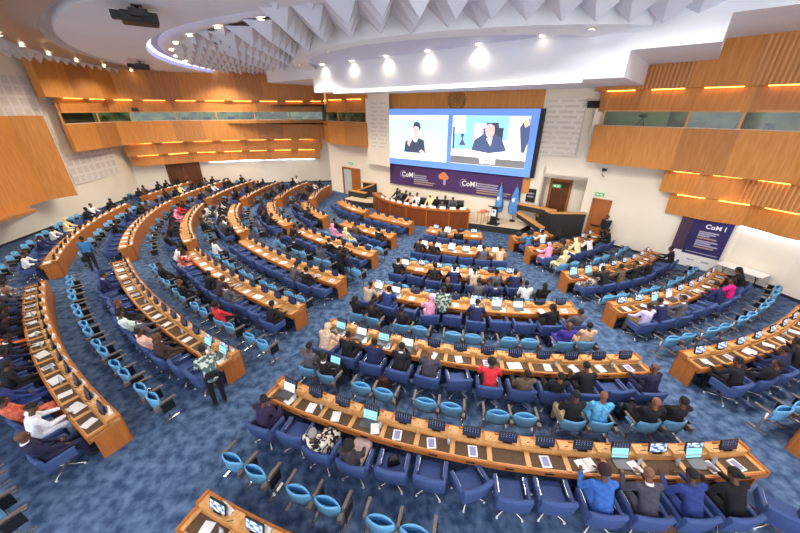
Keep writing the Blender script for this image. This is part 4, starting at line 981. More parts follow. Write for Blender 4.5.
for n in ROWS:
    near = ROWS[n][6]; rnd = random.Random('s' + n); occ = DESK[n]
    for i in range(nseats(n)):
        c = occ[i] if i < len(occ) else '.'
        off = .91 if c != '.' else .79 + rnd.uniform(-.05, .06)
        p, a = spot(n, i, off)
        if n == 'C1' and i == 13: p, a = spot(n, i, 1.02, 0, .2)
        if not visible((p[0], p[1], .5), 45): continue
        rz = a + (TURNED.get((n, i), rnd.uniform(-.12, .12) if c == '.' else rnd.uniform(-.05, .05)))
        st = 'empty blue swivel chair, ' if c == '.' else 'occupied blue swivel chair, '
        dup(P_CHAIR if near else P_CHAIR_FAR, p, rz, st + seat_words(n, i), 'blue swivel chairs')
        if c == '.': continue
        pose = FORCE.get((n, i)) or CYC[rnd.randrange(len(CYC))]
        k = LOOK[c]; person(pose, c, p, rz, 'person in %s, %s, %s' % (k['words'], k['hairw'], seat_words(n, i)), near, rnd.choice([0, 1, 1, 2]) if c in 'kngwb' else None)
    tn = TAND[n]
    if not tn: continue
    N = nseats(n); npair = (len(tn)) // 2
    for j in range(npair):
        fr = (2 * j + .5) if len(tn) <= N + 1 else (2 * j + .5) * (N - 1) / (len(tn) - 1)
        p, a = spot(n, fr, 1.9)
        if not visible((p[0], p[1], .5), 45): continue
        pair = tn[2 * j:2 * j + 2]
        sgn = 1
        cc = pair if math.cos(0) else pair
        # seat order along the row runs to the sitter's right (left for rows counted the other way)
        rev = ROWS[n][3] < ROWS[n][2]
        lr = pair[::-1] if rev else pair
        key = ''.join('u' if q == '.' else 'd' for q in lr)
        wd = {'uu': 'empty light blue seat pair', 'ud': 'blue seat pair, right seat taken', 'du': 'blue seat pair, left seat taken', 'dd': 'blue seat pair, both seats taken'}[key]
        dup(P_TAN[key][0 if near else 1], p, a, '%s, %s from %s behind %s' % (wd, ORD[j], {'left': 'left', 'back': 'back', 'near': 'near end'}[ROWS[n][5]], ROWS[n][4]), 'light blue tip-up seat pairs')
        for s, q in zip((-.32, .32), lr):
            if q == '.': continue
            k = LOOK[q]; px_, py_ = p[0] + math.cos(a) * s, p[1] + math.sin(a) * s
            px_ += -math.sin(a) * .16; py_ += math.cos(a) * .16
            person('lap' if q in 'DcgNwX' else 'crossed', q, (px_, py_, -.02), a + rnd.uniform(-.1, .1), 'person in %s, %s seat of %s pair behind %s' % (k['words'], 'left' if s < 0 else 'right', ORD[j], ROWS[n][4]), near)
for o in [P_CHAIR, P_CHAIR_FAR] + [q for t in P_TAN.values() for q in t]:
    for ch in list(o.children):
        for g_ in list(ch.children): bpy.data.objects.remove(g_)
        bpy.data.objects.remove(ch)
    bpy.data.objects.remove(o)

# ------------------------------------------------------------------ stage
DC, DR = (4.55, 28.0), 7.0; SZ = .45
def arcp(c, r, a): a = math.radians(a); return (c[0] + r * math.cos(a), c[1] + r * math.sin(a))
def st(s, d): q = Vector(ST0) + SDIR * s + SNOR * d; return (q.x, q.y)
b = MB(); front = [arcp(DC, DR - .3, a) for a in range(-165, -88, 7)]
poly = [st(-3.4, .02), st(-3.4, 2.2)] + [(-2.9, 26.4)] + front + [(4.9, 21.0), (7.75, 19.75), (8.9, 20.9)]
b.prism(poly, 0, SZ - .03, M['darkwall']); b.prism(poly, SZ - .03, SZ, M['pale_floor']); struct(b.build('floor_stage'))
# dais desk
t = thing('dais_desk', 'long curved dark red wood podium desk facing the hall', 'desk')
b = MB(); b.arcbox(DC, DR - .08, DR, -165, -89, 0, 1.22, M['daiswood']); b.build('front_panel', t)
b = MB(); b.arcbox(DC, DR - .75, DR + .05, -165.4, -88.6, 1.16, 1.22, M['daiswood']); b.build('desktop', t)
b = MB(); b.arcbox(DC, DR - .28, DR + .03, -165.2, -88.8, 1.22, 1.34, M['deskwood']); b.build('raised_ledge', t)
for a in (-165, -89.6):
    b = MB(); b.arcbox(DC, DR - .7, DR, a, a + .6, 0, 1.3, M['deskwood'], 1); b.build('end_panel', t)
for a in (-152, -139, -126, -113, -100):
    b = MB(); b.arcbox(DC, DR, DR + .015, a - .25, a + .25, .02, 1.15, M['deskwood'], 1); b.build('panel_joint', t)
a = math.radians(-132.5); p = Vector((DC[0] + (DR + .02) * math.cos(a), DC[1] + (DR + .02) * math.sin(a), .72)); R_ = Matrix.Rotation(a + PI / 2, 3, 'Z')
b = MB()
for r in (.26, .17, .09): 
    pts = [p + R_ @ Vector((r * math.cos(k * PI / 8), 0, r * math.sin(k * PI / 8))) for k in range(17)]; b.tube(pts, .012, M['gold'], 5)
b.build('bronze_emblem', t)
# podium chairs, people and nameplates
pod = '..kkk.wKk.kk.'; PODLOOK = {2: 'k', 3: 'g', 4: 'k', 5: 'i', 6: 'w', 8: 'y', 9: 'k', 10: 'k', 11: 'g'}
PCH = None
for k in range(13):
    a = -160 + k * 5.6; q = arcp(DC, DR - 1.35, a); rz = math.radians(a) - PI / 2
    if k in (0, 1): continue
    t = thing('podium_chair', 'black high-backed chair behind podium desk, %s from left' % ORD[k - 2], 'chair', (q[0], q[1], SZ), rz, 'black podium chairs')
    b = MB(); b.box((0, 0, .45), (.5, .5, .09), M['black']); b.build('seat', t, .02)
    bent_slab(M['black'], .52, .09, .66, .48, -.2, .05, .12).build('backrest', t)
    for s in (-1, 1): b = MB(); b.box((s * .28, .02, .66), (.05, .36, .04), M['black']); b.box((s * .28, .02, .55), (.04, .05, .2), M['black']); b.build('armrest', t)
    b = MB(); b.cyl((0, 0, .02), (0, 0, .42), .035, M['chrome']); b.cyl((0, 0, 0), (0, 0, .03), .27, M['chrome'], n=14); b.build('pedestal', t)
    if k in PODLOOK:
        c = PODLOOK[k]; person('desk' if k % 2 else 'listen', c, (q[0], q[1], SZ), rz, 'person in %s behind the podium desk, %s chair from left' % (LOOK[c]['words'], ORD[k - 2]), False)
    q2 = arcp(DC, DR - .13, a); b = MB()
    b.faces([(-.2, -.06, 0), (.2, -.06, 0), (.2, .06, 0), (-.2, .06, 0), (-.2, 0, .16), (.2, 0, .16)], [(0, 1, 5, 4), (2, 3, 4, 5), (0, 4, 3), (1, 2, 5), (0, 3, 2, 1)], M['paper'])
    o = b.build('nameplate'); o.location = (q2[0], q2[1], 1.34); o.rotation_euler = (0, 0, rz); tag(o, 'white nameplate on podium desk, %s from left' % ORD[k - 2], 'nameplate', 'podium nameplates')
# lectern, flags, stand
lp_ = at_z(493, 224, SZ); t = thing('lectern', 'black lectern with white front sign beside the flags', 'lectern', lp_, math.radians(-35))
b = MB(); b.box((0, 0, .03), (.75, .6, .06), M['black']); b.build('base', t, .01); b = MB(); b.box((0, 0, .58), (.38, .3, 1.05), M['black']); b.build('column', t, .01)
b = MB(); b.box((0, .02, 1.16), (.85, .55, .07), M['black'], Matrix.Rotation(-.25, 3, 'X')); b.build('reading_top', t, .01); b = MB(); b.box((0, -.16, .82), (.32, .015, .46), M['paper']); s_ = b.build('front_sign', t)
b = MB(); b.cyl((0, -.168, .9), (0, -.175, .9), .09, M['flag'], n=16); b.build('blue_emblem', s_)
def flag(px, py, label, sc_):
    p = at_z(px, py, SZ); t = thing('flag', label, 'flag', p)
    b = MB(); b.cyl((0, 0, .0), (0, 0, .06), .2, M['black'], n=14); b.build('base', t)
    b = MB(); b.cyl((0, 0, .05), (0, 0, 2.5), .018, M['chrome'], n=8); b.ball((0, 0, 2.52), (.035, .035, .05), M['gold']); b.build('pole', t)
    b = MB(); vs = []; n = 20; R = 9
    for j in range(R + 1):
        v = j / R; z = 2.38 - 1.85 * v; rr = .035 + sc_ * (.34 * v ** .8 if v < .75 else .275 - .25 * (v - .75))
        for i in range(n): a = 2 * PI * i / n; f = 1 + .22 * math.sin(5 * a + 2 * v); vs.append((rr * f * math.cos(a), rr * f * math.sin(a) * .7, z))
    b.faces(vs, [(j * n + i, j * n + (i + 1) % n, (j + 1) * n + (i + 1) % n, (j + 1) * n + i) for j in range(R) for i in range(n)], M['flag'], True); b.faces(vs[-n:], [tuple(range(n))], M['flag']); c = b.build('cloth', t)
    b = MB(); b.ball((-.06 - .1 * sc_, -.14 * sc_, 1.5), (.1, .06, .16), M['white']); b.build('white_emblem', c)
flag(497, 219.5, 'pale blue flag on a pole directly behind the lectern', .85); flag(512, 221, 'blue flag on a pole right of the lectern', 1.25)
p = at_z(482, 223, SZ); t = thing('side_stand', 'small wooden stand with slim legs left of the lectern', 'stand', p, .5)
b = MB(); b.box((0, 0, .78), (.75, .5, .05), M['tan']); b.build('top', t, .01); b = MB(); b.ball((0, 0, .86), (.3, .2, .09), M['orange']); b.build('ornament', t)
for x in (-.3, .3):
    for y in (-.18, .18): b = MB(); b.cyl((x, y, 0), (x, y, .76), .025, M['slat'], n=6); b.build('leg', t)
def on_stage0(px, py, d): return on_wall(px, py, [st(0, d), st(11.1, d)])
# stage steps with wood rails, dark parapets
def rail_box(name, label, p0, p1, w_, drop=None):
    t = thing(name, label, 'railing'); p0, p1 = Vector(p0), Vector(p1); d = p1 - p0; n_ = Vector((d.y, -d.x, 0)).normalized() * w_ / 2
    up = Vector((0, 0, .09)); b = MB(); q = [p0 - n_, p1 - n_, p1 + n_, p0 + n_]
    b.faces([v for v in q] + [v + up for v in q], [(0, 3, 2, 1), (4, 5, 6, 7), (0, 1, 5, 4), (1, 2, 6, 5), (2, 3, 7, 6), (3, 0, 4, 7)], M['slat']); b.build('handrail', t)
    n_ *= .6; q = [p0 - n_, p1 - n_, p1 + n_, p0 + n_]; f = [Vector((v.x, v.y, 0 if drop is None else max(0, v.z - drop))) for v in q]
    b = MB(); b.faces(f + [v.copy() for v in q], [(0, 3, 2, 1), (4, 5, 6, 7), (0, 1, 5, 4), (1, 2, 6, 5), (2, 3, 7, 6), (3, 0, 4, 7)], M['darkwall']); b.build('panel', t)
rail_box('stage_railing', 'wood-capped rail sloping down the right stage steps, upper one', at_z(526, 208.5, 1.25), at_z(551, 224, .7), .36, .3)
rail_box('stage_railing', 'wood-capped rail sloping down the right stage steps, lower one', at_z(518, 212.5, 1.25), at_z(543, 229, .7), .36, .3)
rail_box('stage_parapet', 'long wood-capped rail along the top of right stage steps', on_stage0(518, 204, .45), on_stage0(556, 211.5, .75), .3, .35)
rail_box('stage_parapet', 'charcoal parapet in front of the right stage doorway', on_stage0(551, 213.5, .95), on_stage0(586, 214, .22), .2)
rail_box('stage_parapet', 'charcoal parapet end wall beside the right stage steps', on_stage0(551, 213.5, .95), on_stage0(541, 208, .4), .2)
b = MB()
for k in range(3):
    q0, q1 = at_z(533, 219, .35), at_z(545, 229, .0); f = k / 3; c = q0 + (q1 - q0) * f; b.box((c.x, c.y, (.42 - .14 * k) / 2), (1.5, .5, .42 - .14 * k), M['pale_floor'], Matrix.Rotation(-.6, 3, 'Z'))
struct(b.build('floor_stage_steps'))
rail_box('stage_railing', 'wood-capped rail of the left stage steps', at_z(357, 191, .95), at_z(374, 185, 1.5), .2)
rail_box('stage_parapet', 'charcoal parapet with wood cap by the left stage door', at_z(349, 190.5, .9), at_z(366, 193.5, .9), .3)
rail_box('stage_parapet', 'wood-capped rail behind the left stage steps', at_z(352, 181, 1.3), at_z(377, 184, 1.5), .25)
p = at_z(382, 183, 1.0); b = MB(); b.box((0, 0, .4), (.35, .3, 1.5), M['black']); o = b.build('loudspeaker', None, .02); o.location = (p.x - .3, p.y + .3, SZ); o.rotation_euler = (0, 0, -.6); tag(o, 'black loudspeaker left of the purple banner', 'speaker')
p = at_z(375, 190, SZ); t = thing('wooden_post', 'pale cream post beside left loudspeaker', 'post', (p.x, p.y + .5, SZ)); b = MB(); b.box((0, 0, .75), (.22, .22, 1.5), M['beige']); b.build('shaft', t, .01); b = MB(); b.box((0, 0, 1.53), (.3, .3, .06), M['slat']); b.build('cap', t)

# LED wall and banners: everything on the stage plane
def plane_frame(pts, d):
    P0, P1 = offset(pts, -d)[0], offset(pts, -d)[-1]; return [P0, P1]
SP = [st(0, 0), st(11.1, 0)]
def on_stage(px, py, d): return on_wall(px, py, [st(0, d), st(11.1, d)])
def sz_(v): return (Vector((v.x, v.y)) - Vector(ST0)).dot(SDIR), v.z
SM = Matrix(((SDIR.x, 0, SNOR.x, 0), (SDIR.y, 0, SNOR.y, 0), (0, 1, 0, 0), (0, 0, 0, 1)))
t = thing('led_wall', 'huge blue-framed video screen on the stage wall showing two pictures', 'screen')
dF = .42; tl, tr, bl, br = on_stage(388.5, 109.3, dF), on_stage(541, 108, dF), on_stage(390, 163, dF), on_stage(529.5, 178, dF)
s0, s1 = sz_(tl)[0], (sz_(tr)[0] + sz_(br)[0]) / 2; z0, z1 = (bl.z + br.z) / 2, (tl.z + tr.z) / 2
b = MB(); b.prism([st(s0, .14), st(s1, .14), st(s1, dF - .02), st(s0, dF - .02)], z0, z1, M['black']); b.prism([st(s0 + .5, .13), st(s1 + .24, .13), st(s1 + .24, .3), st(s0 + .5, .3)], z0 - .05, z1, M['black']); b.build('casing', t)
def led_rect(name, a0, a1, h0, h1, m, d, par):
    b = MB(); b.faces([st(a0, d) + (h0,), st(a1, d) + (h0,), st(a1, d) + (h1,), st(a0, d) + (h1,)], [(0, 1, 2, 3)], m); return b.build(name, par, recalc=False)
base = led_rect('display', s0, s1, z0, z1, M['scr_blue'], dF, t)
def led_poly(name, px, m, lay, par, ox=0, oy=0, k=1.):
    b = MB(); b.faces([tuple(on_stage(ox + x / k, oy + y / k, dF + .006 * lay)) for x, y in px], [tuple(range(len(px)))], m); return b.build(name, par, recalc=False)
A_ = dict(ox=388, oy=108, k=8.6); B_ = dict(ox=445, oy=108, k=7.61)
pl = led_poly('left_picture', [(12, 62), (520, 62), (498, 467), (18, 425)], M['scr_white'], 1, t, **A_)
led_poly('pale_backdrop', [(13, 95), (518, 95), (503, 425), (18, 375)], M['scr_cyan'], 2, pl, **A_)
led_poly('signer_body', [(138, 375), (150, 285), (205, 262), (225, 292), (245, 294), (262, 258), (308, 278), (320, 385), (290, 388)], M['scr_dark'], 3, pl, **A_)
led_poly('signer_face', [(215, 170), (225, 245), (240, 285), (258, 250), (268, 190), (250, 158), (225, 158)], M['scr_skin'], 4, pl, **A_)
led_poly('signer_hair', [(215, 172), (222, 130), (245, 116), (272, 130), (282, 170), (270, 195), (262, 165), (235, 155)], M['scr_dark'], 5, pl, **A_)
led_poly('signer_hand', [(165, 300), (180, 255), (205, 242), (205, 280), (180, 332)], M['scr_skin'], 5, pl, **A_); led_poly('signer_cuff', [(265, 375), (285, 355), (310, 375), (305, 395)], M['scr_skin'], 5, pl, **A_)
pr_ = led_poly('right_picture', [(64, 58), (657, 62), (600, 464), (40, 415)], M['scr_white'], 1, t, **B_)
led_poly('teal_curtain', [(160, 60), (500, 62), (470, 250), (150, 230)], M['scr_teal'], 2, pr_, **B_)
led_poly('blue_drape', [(66, 190), (230, 190), (220, 320), (55, 315)], M['scr_teal'], 2, pr_, **B_)
led_poly('white_column', [(230, 120), (300, 120), (290, 320), (215, 315)], M['scr_white'], 3, pr_, **B_)
led_poly('chair_back', [(275, 155), (315, 150), (318, 112), (410, 112), (412, 150), (448, 152), (436, 250), (280, 240)], M['scr_dark'], 3, pr_, **B_)
led_poly('speaker_suit', [(200, 320), (225, 240), (300, 195), (345, 250), (375, 195), (430, 225), (465, 330), (330, 345)], M['scr_suit'], 4, pr_, **B_)
led_poly('speaker_shirt', [(312, 235), (345, 290), (360, 230), (345, 215)], M['scr_white'], 5, pr_, **B_)
led_poly('speaker_face', [(305, 160), (318, 128), (350, 120), (378, 140), (378, 185), (362, 220), (335, 232), (312, 210)], M['scr_skin'], 6, pr_, **B_)
led_poly('side_figure', [(570, 150), (610, 90), (652, 80), (640, 240), (600, 345), (575, 340)], M['scr_suit'], 3, pr_, **B_); led_poly('orange_spot', [(595, 90), (640, 75), (648, 130), (610, 150)], M['scr_orange'], 4, pr_, **B_)
led_poly('desk_edge', [(44, 358), (608, 405), (600, 462), (40, 413)], M['scr_grey'], 3, pr_, **B_); led_poly('name_card', [(262, 365), (382, 372), (378, 430), (260, 420)], M['scr_white'], 5, pr_, **B_); led_poly('name_line', [(300, 395), (345, 399), (344, 408), (300, 404)], M['scr_grey'], 6, pr_, **B_)
led_poly('flower_stand', [(118, 195), (150, 195), (135, 235), (158, 285), (105, 280), (128, 235)], M['scr_suit'], 4, pr_, **B_); led_poly('left_edge', [(62, 140), (76, 140), (68, 310), (54, 306)], M['scr_dark'], 4, pr_, **B_)

def put_text(txt, ps, h, m, par, name, frame, ext=.004):
    """text standing on a wall plane: frame = (along, outward)"""
    me = text_mesh(txt, h, m, name, ext); al, ou = frame; o = link(name, me, par)
    o.matrix_world = Matrix(((al.x, 0, ou.x, ps.x), (al.y, 0, ou.y, ps.y), (0, 1, 0, ps.z), (0, 0, 0, 1))); return o
def bar(par, name, p, L, h, frame, m, th=.006):
    al, ou = frame; a = Vector((al.x, al.y, 0)); n_ = Vector((ou.x, ou.y, 0)) * th; b = MB(); p = Vector(p); q = p + a * L; u = Vector((0, 0, h))
    v = [p, q, q + u, p + u]; b.faces(v + [w_ + n_ for w_ in v], [(3, 2, 1, 0), (4, 5, 6, 7), (0, 1, 5, 4), (1, 2, 6, 5), (2, 3, 7, 6), (3, 0, 4, 7)], m); return b.build(name, par)
SF = (SDIR, SNOR); dB = .2
bt = thing('stage_banner', 'long purple conference banner below the video screen', 'banner')
s0b, s1b = sz_(on_stage(390, 172, dB))[0], sz_(on_stage(521, 190, dB))[0]; zb0, zb1 = (on_stage(390, 182, dB).z + on_stage(519, 202.5, dB).z) / 2, z0 + .05
b = MB(); b.prism([st(s0b, .13), st(s1b, .13), st(s1b, dB), st(s0b, dB)], zb0, zb1, M['purplebanner']); bp_ = b.build('banner_panel', bt)
def logo(px, py, px2, h_rel=None):
    a, c = on_stage(px, py, dB + .004), on_stage(px2, py, dB + .004); wd = (c - a).length
    put_text('CoM', a, wd / 1.75, M['white'], bp_, 'lettering', SF); bar(bp_, 'divider_bar', a + Vector((SDIR.x, SDIR.y, 0)) * wd * 1.24, wd * .05, wd * .42, SF, M['white'])
    b = MB(); cpt_ = a + Vector((SDIR.x * wd * .14, SDIR.y * wd * .14, wd * .2)); pts = [cpt_ + Vector((SDIR.x * math.cos(k) * wd * .3, SDIR.y * math.cos(k) * wd * .3, math.sin(k) * wd * .3)) for k in [i * PI / 10 for i in range(3, 18)]]; b.tube(pts, .018, M['greytext'], 5); b.build('ring_mark', bp_)
    return a, wd
for (px, py, px2, lx, ly, lx2) in ((402, 176, 411.5, 414, 175, 435), (461.5, 185.3, 473, 477, 183.5, 512)):
    logo(px, py, px2); a, c = on_stage(lx, ly, dB + .004), on_stage(lx2, ly + 2, dB + .004); L = (Vector((c.x, c.y)) - Vector((a.x, a.y))).length
    for k in range(5): bar(bp_, 'text_line', (a.x, a.y, a.z - .05 - .155 * k), L * (.62, .6, .68, 1, .92)[k], .085, SF, M['greytext'] if k < 3 else M['greentext'])
c = on_stage(443.5, 177.5, dB + .01); b = MB(); 
for dx, dz, r in ((-.22, .05, .2), (0, .14, .26), (.24, .03, .18), (.05, -.05, .16)): b.cyl(c + Vector((SDIR.x * dx, SDIR.y * dx, dz)), c + Vector((SDIR.x * dx, SDIR.y * dx, dz)) + Vector((SNOR.x, SNOR.y, 0)) * .012, r, M['orange'], n=18)
b.build('round_orange_mark', bp_); bar(bp_, 'mark_stem', c + Vector((0, 0, -.55)), .2, .42, SF, M['greytext'])
# small dark sign on the wall right of the banner
sg = thing('wall_sign', 'small dark navy sign with two pale lines right of the stage banner', 'sign'); a = on_stage(525, 201.5, .1); c = on_stage(534, 203.5, .1)
L = (Vector((c.x, c.y)) - Vector((a.x, a.y))).length; b = MB(); zt = on_stage(527, 188.5, .1).z; s_ = sz_(a)[0]
b.prism([st(s_, .03), st(s_ + L, .03), st(s_ + L, .1), st(s_, .1)], a.z, zt, M['black']); pn = b.build('sign_panel', sg)
for f in (.62, .38): bar(pn, 'text_line', st(s_ + L * .15, .1) + (a.z + (zt - a.z) * f,), L * .65, (zt - a.z) * .1, SF, M['greytext'])
# emblem above the screen
em = thing('wall_emblem', 'round bronze emblem on the wood wall above the video screen', 'emblem'); c = on_stage(456.5, 101, .16); f3 = lambda x, z: c + Vector((SDIR.x * x, SDIR.y * x, z))
b = MB()
for r in (.18, .34, .48): b.tube([f3(r * math.cos(k * PI / 10), r * math.sin(k * PI / 10) + .05) for k in range(21)], .022, M['gold'], 5)
for k in range(4): b.tube([f3(-.48 * math.cos(k * PI / 4), -.48 * math.sin(k * PI / 4) + .05), f3(.48 * math.cos(k * PI / 4), .48 * math.sin(k * PI / 4) + .05)], .015, M['gold'], 5)
b.build('globe', em); b = MB()
for s in (-1, 1):
    for k in range(9): a = -PI / 2 + s * (.15 + k * .25); b.ball(f3(.6 * math.cos(a), .6 * math.sin(a) + .05), (.09, .03, .06), M['gold'], 1, Matrix.Rotation(0, 3, 'Z'))
b.build('wreath', em)

# ------------------------------------------------------------------ doors and exit signs
def door(num, plane, pxa, pxb, py, h, m, double=False, ajar=False, out=1):
    a, c = on_wall(pxa, py, plane), on_wall(pxb, py, plane); a, c = Vector((a.x, a.y)), Vector((c.x, c.y)); tt = (c - a).normalized(); nn = Vector((tt.y, -tt.x)) * out; L = (c - a).length
    g = lambda s, d: tuple(a + tt * s + nn * d); b = MB()
    for s in (0, L - .14): b.prism([g(s, -.05), g(s + .14, -.05), g(s + .14, .1), g(s, .1)], 0, h, M['door'] if not double else M['doordark'])
    b.prism([g(0, -.05), g(L, -.05), g(L, .1), g(0, .1)], h - .14, h, M['door'] if not double else M['doordark']); o = struct(b.build('door_%d' % num))
    if ajar:
        b = MB(); b.prism([g(.14, .01), g(L - .14, .01), g(L - .14, .02), g(.14, .02)], 0, h - .14, mat('pale_corridor', (186, 196, 196))); b.build('opening', o)
        b = MB(); b.prism([g(L * .52, .03), g(L - .14, .03), g(L - .14, .08), g(L * .52, .08)], 0, h - .14, m); b.build('door_leaf', o)
    else:
        k = 2 if double else 1
        for j in range(k):
            x0, x1 = .14 + (L - .28) * j / k, .14 + (L - .28) * (j + 1) / k; b = MB(); b.prism([g(x0 + .005, .0), g(x1 - .005, .0), g(x1 - .005, .05), g(x0 + .005, .05)], .01, h - .14, m)
            lf = b.build('door_leaf', o); b = MB(); hx = x1 - .15 if j == 0 else x0 + .12; b.prism([g(hx, .05), g(hx + .04, .05), g(hx + .04, .11), g(hx, .11)], 1.0, 1.3, M['chrome']); b.build('door_handle', lf)
            if not double: b = MB(); b.prism([g(x0 + .1, .05), g(x1 - .1, .05), g(x1 - .1, .1), g(x0 + .1, .1)], .98, 1.08, M['black']); b.build('push_bar', lf)
    return o
door(1, BACK, 169.5, 203.5, 180, 2.6, M['doordark'], True); door(2, [STAGE_A, ST0], 344, 361, 185, 2.55, M['door'], ajar=True)
door(3, [n1, W2], 587, 606.5, 222, 2.65, M['door']); door(4, [bk[0], bk[1]], 547, 569, 200, 3.3, M['doordark'])
def exit_sign(plane, px, py, label):
    p = on_wall(px, py, plane); a, c = Vector(plane[0]), Vector(plane[1]); tt = (c - a).normalized(); nn = Vector((tt.y, -tt.x)); t = thing('exit_sign', label, 'sign')
    b = MB(); q = Vector((p.x, p.y)); g = lambda s, d: tuple(q + tt * s + nn * d); b.prism([g(-.24, .02), g(.24, .02), g(.24, .09), g(-.24, .09)], p.z - .1, p.z + .1, M['exit']); e = b.build('sign_box', t)
    for s, w_ in ((-.16, .12), (.02, .14)): bar(e, 'white_mark', g(s, .09) + (p.z - .04,), w_, .08, (tt, nn), M['white'])
exit_sign([STAGE_A, ST0], 351, 163.3, 'green exit sign above the left stage door'); exit_sign([n0, n1], 557, 185.8, 'green exit sign above the right stage doorway'); exit_sign([n1, W2], 600, 194.3, 'green exit sign above the wooden side door')
# speakers and a bracket fixture
def wall_box(px, py, pts, label, d=(.45, .35, .3)):
    p = on_wall(px, py, pts); t = thing('wall_speaker', label, 'speaker', p, .5); b = MB(); b.box((0, 0, 0), d, M['black']); b.build('cabinet', t, .02); b = MB(); b.box((0, d[1] / 2 + .06, 0), (.08, .14, .08), M['black']); b.build('bracket', t)
wall_box(594.5, 104.5, offset(RX, -.8), 'small black speaker at the end of right gallery', (.7, .35, .35)); wall_box(363.5, 108, offset(lp, -1.1), 'small black speaker at the end of the back gallery'); wall_box(135, 109.5, offset(lp, -1.15), 'small black box under the left gallery lights')
p = on_wall(604, 172, [ST1, W2, RIGHT[1]]); t = thing('wall_camera', 'small dark camera bracket on white wall above the side door', 'camera', p + Vector((-.1, -.15, 0))); b = MB(); b.box((0, 0, .15), (.12, .3, .12), M['black']); b.build('camera_body', t); b = MB(); b.tube([(0, .1, .1), (-.1, 0, -.1), (.1, 0, -.25)], .03, M['chrome'], 6); b.build('bracket', t)

# ------------------------------------------------------------------ right wall backdrop and folding table
RB = offset(RIGHT, -.14)
a, c = on_wall(688, 236, RB), on_wall(727, 243, RB); a2 = on_wall(679.5, 232, RB); A2, A, Cc = (Vector((v.x, v.y)) for v in (a2, a, c)); tt = (Cc - A).normalized(); nn = Vector((tt.y, -tt.x)); RFm = (tt, nn)
bt = thing('conference_backdrop', 'navy and white conference backdrop standing against the right wall', 'banner'); L = (Cc - A).length
zb = (on_wall(685, 252.7, RB).z + on_wall(718.7, 260, RB).z) / 2; g = lambda s, d: tuple(A + tt * s + nn * d)
b = MB(); b.prism([g(0, 0), g(L, 0), g(L, .05), g(0, .05)], zb, 3.4, M['navybanner']); np_ = b.build('navy_panel', bt)
tp = (A - A2).normalized(); L2 = (A - A2).length; g2 = lambda s, d: tuple(A2 + tp * s + Vector((tp.y, -tp.x)) * d)
b = MB(); b.prism([g2(-.1, .0), g2(L2 - .02, .0), g2(L2 - .02, .05), g2(-.1, .05)], zb + .1, 3.4, M['plum']); b.build('plum_panel', bt)
b = MB(); b.prism([g2(-.3, -.02), g2(L2, -.02), g2(L2, .04), g2(-.3, .04)], .02, zb + .1, M['paper']); b.build('white_base', bt); b = MB(); b.prism([g(0, -.02), g(L, -.02), g(L, .04), g(0, .04)], .02, zb, M['paper']); wb = b.build('white_base', bt)
zl = on_wall(707, 228.3, RB).z; put_text('CoM', Vector(g(L * .34, .055) + (zl,)), L * .2, M['white'], np_, 'lettering', RFm); bar(np_, 'divider_bar', g(L * .82, .05) + (zl,), .04, L * .15, RFm, M['white'])
ZL = [on_wall(703, y_, RB).z for y_ in (232.3, 234.3, 236.3, 238.6, 241.8, 243.8, 246, 248.4)] + [0]
for k, (s, w_, z, m) in enumerate(((.24, .5, 2.22, 'greytext'), (.24, .44, 2.08, 'greytext'), (.24, .3, 1.94, 'greytext'), (.24, .5, 1.80, 'greentext'), (.24, .56, 1.5, 'greytext'), (.24, .4, 1.37, 'greytext'), (.24, .6, 1.24, 'greytext'), (.24, .52, 1.1, 'greentext'), (.08, .84, zb + .12, 'greytext'))): bar(np_, 'text_line', g(L * s, .05) + (ZL[k] if k < 8 else z,), L * w_, .07 if k < 8 else .04, RFm, M[m])
for s in (.2, .6): bar(wb, 'sponsor_mark', g(L * s, .04) + (zb * .55,), .3, .07, RFm, M['greytext'])
p = at_z(742, 269, .74); tw = Vector(RIGHT[4]) - Vector(RIGHT[3]); t = thing('folding_table', 'white folding table standing against the right wall', 'table', (p.x, p.y, 0), math.atan2(tw.y, tw.x))
b = MB(); b.box((0, 0, .73), (1.7, .75, .045), M['paper']); b.build('tabletop', t, .01)
for x in (-.6, .6):
    b = MB(); b.tube([(x, -.28, .0), (x, .25, .70)], .018, M['black'], 6); b.tube([(x, .28, .0), (x, -.25, .70)], .018, M['black'], 6); b.tube([(x, -.25, .70), (x, .25, .70)], .015, M['black'], 6); b.build('leg_frame', t)

# ------------------------------------------------------------------ people on their feet, their kit, bags
def stander(pose, code, px, py, look, label, skin=None, z=0.):
    p = at_z(px, py, z); q = at_z(*look); return person(pose, code, p, math.atan2(q.y - p.y, q.x - p.x) - PI / 2, label, True, skin), p
stander('bend', 'E', 221, 403, (200, 352, 0), 'person in patterned top and black trousers bending over second left desk')
stander('stand', 'E', 441, 331, (445, 250, 0), 'person in pale patterned top standing behind the third middle desk')
stander('clasp', 'k', 600, 245, (520, 290, 0), 'person in black suit standing by the wooden side door')
stander('stand', 'g', 441, 227, (400, 300, 0), 'person in grey suit standing in front of the podium desk', 2)
stander('stand', 'e', 96, 271, (130, 240, 0), 'person in blue shirt standing near the curved left wall desk')
_, p = stander('camera', 'k', 342, 283, (420, 240, 0), 'person in black behind a tripod at the fourth left desk')
def tripod(p, label, h=1.35):
    t = thing('camera_tripod', label, 'tripod', p)
    for k in range(3): a = k * 2 * PI / 3 + .4; b = MB(); b.cyl((.42 * math.cos(a), .42 * math.sin(a), 0), (0, 0, h - .1), .016, M['black'], n=6); b.build('leg', t)
    b = MB(); b.box((0, 0, h), (.14, .34, .16), M['black']); b.cyl((0, .15, h), (0, .32, h), .06, M['black'], n=10); b.build('video_camera', t); b = MB(); b.cyl((0, 0, h - .14), (0, 0, h - .06), .04, M['black'], n=8); b.build('head', t)
tripod(at_z(350, 284, 0), 'black camera tripod in the aisle beside the fourth left desk')
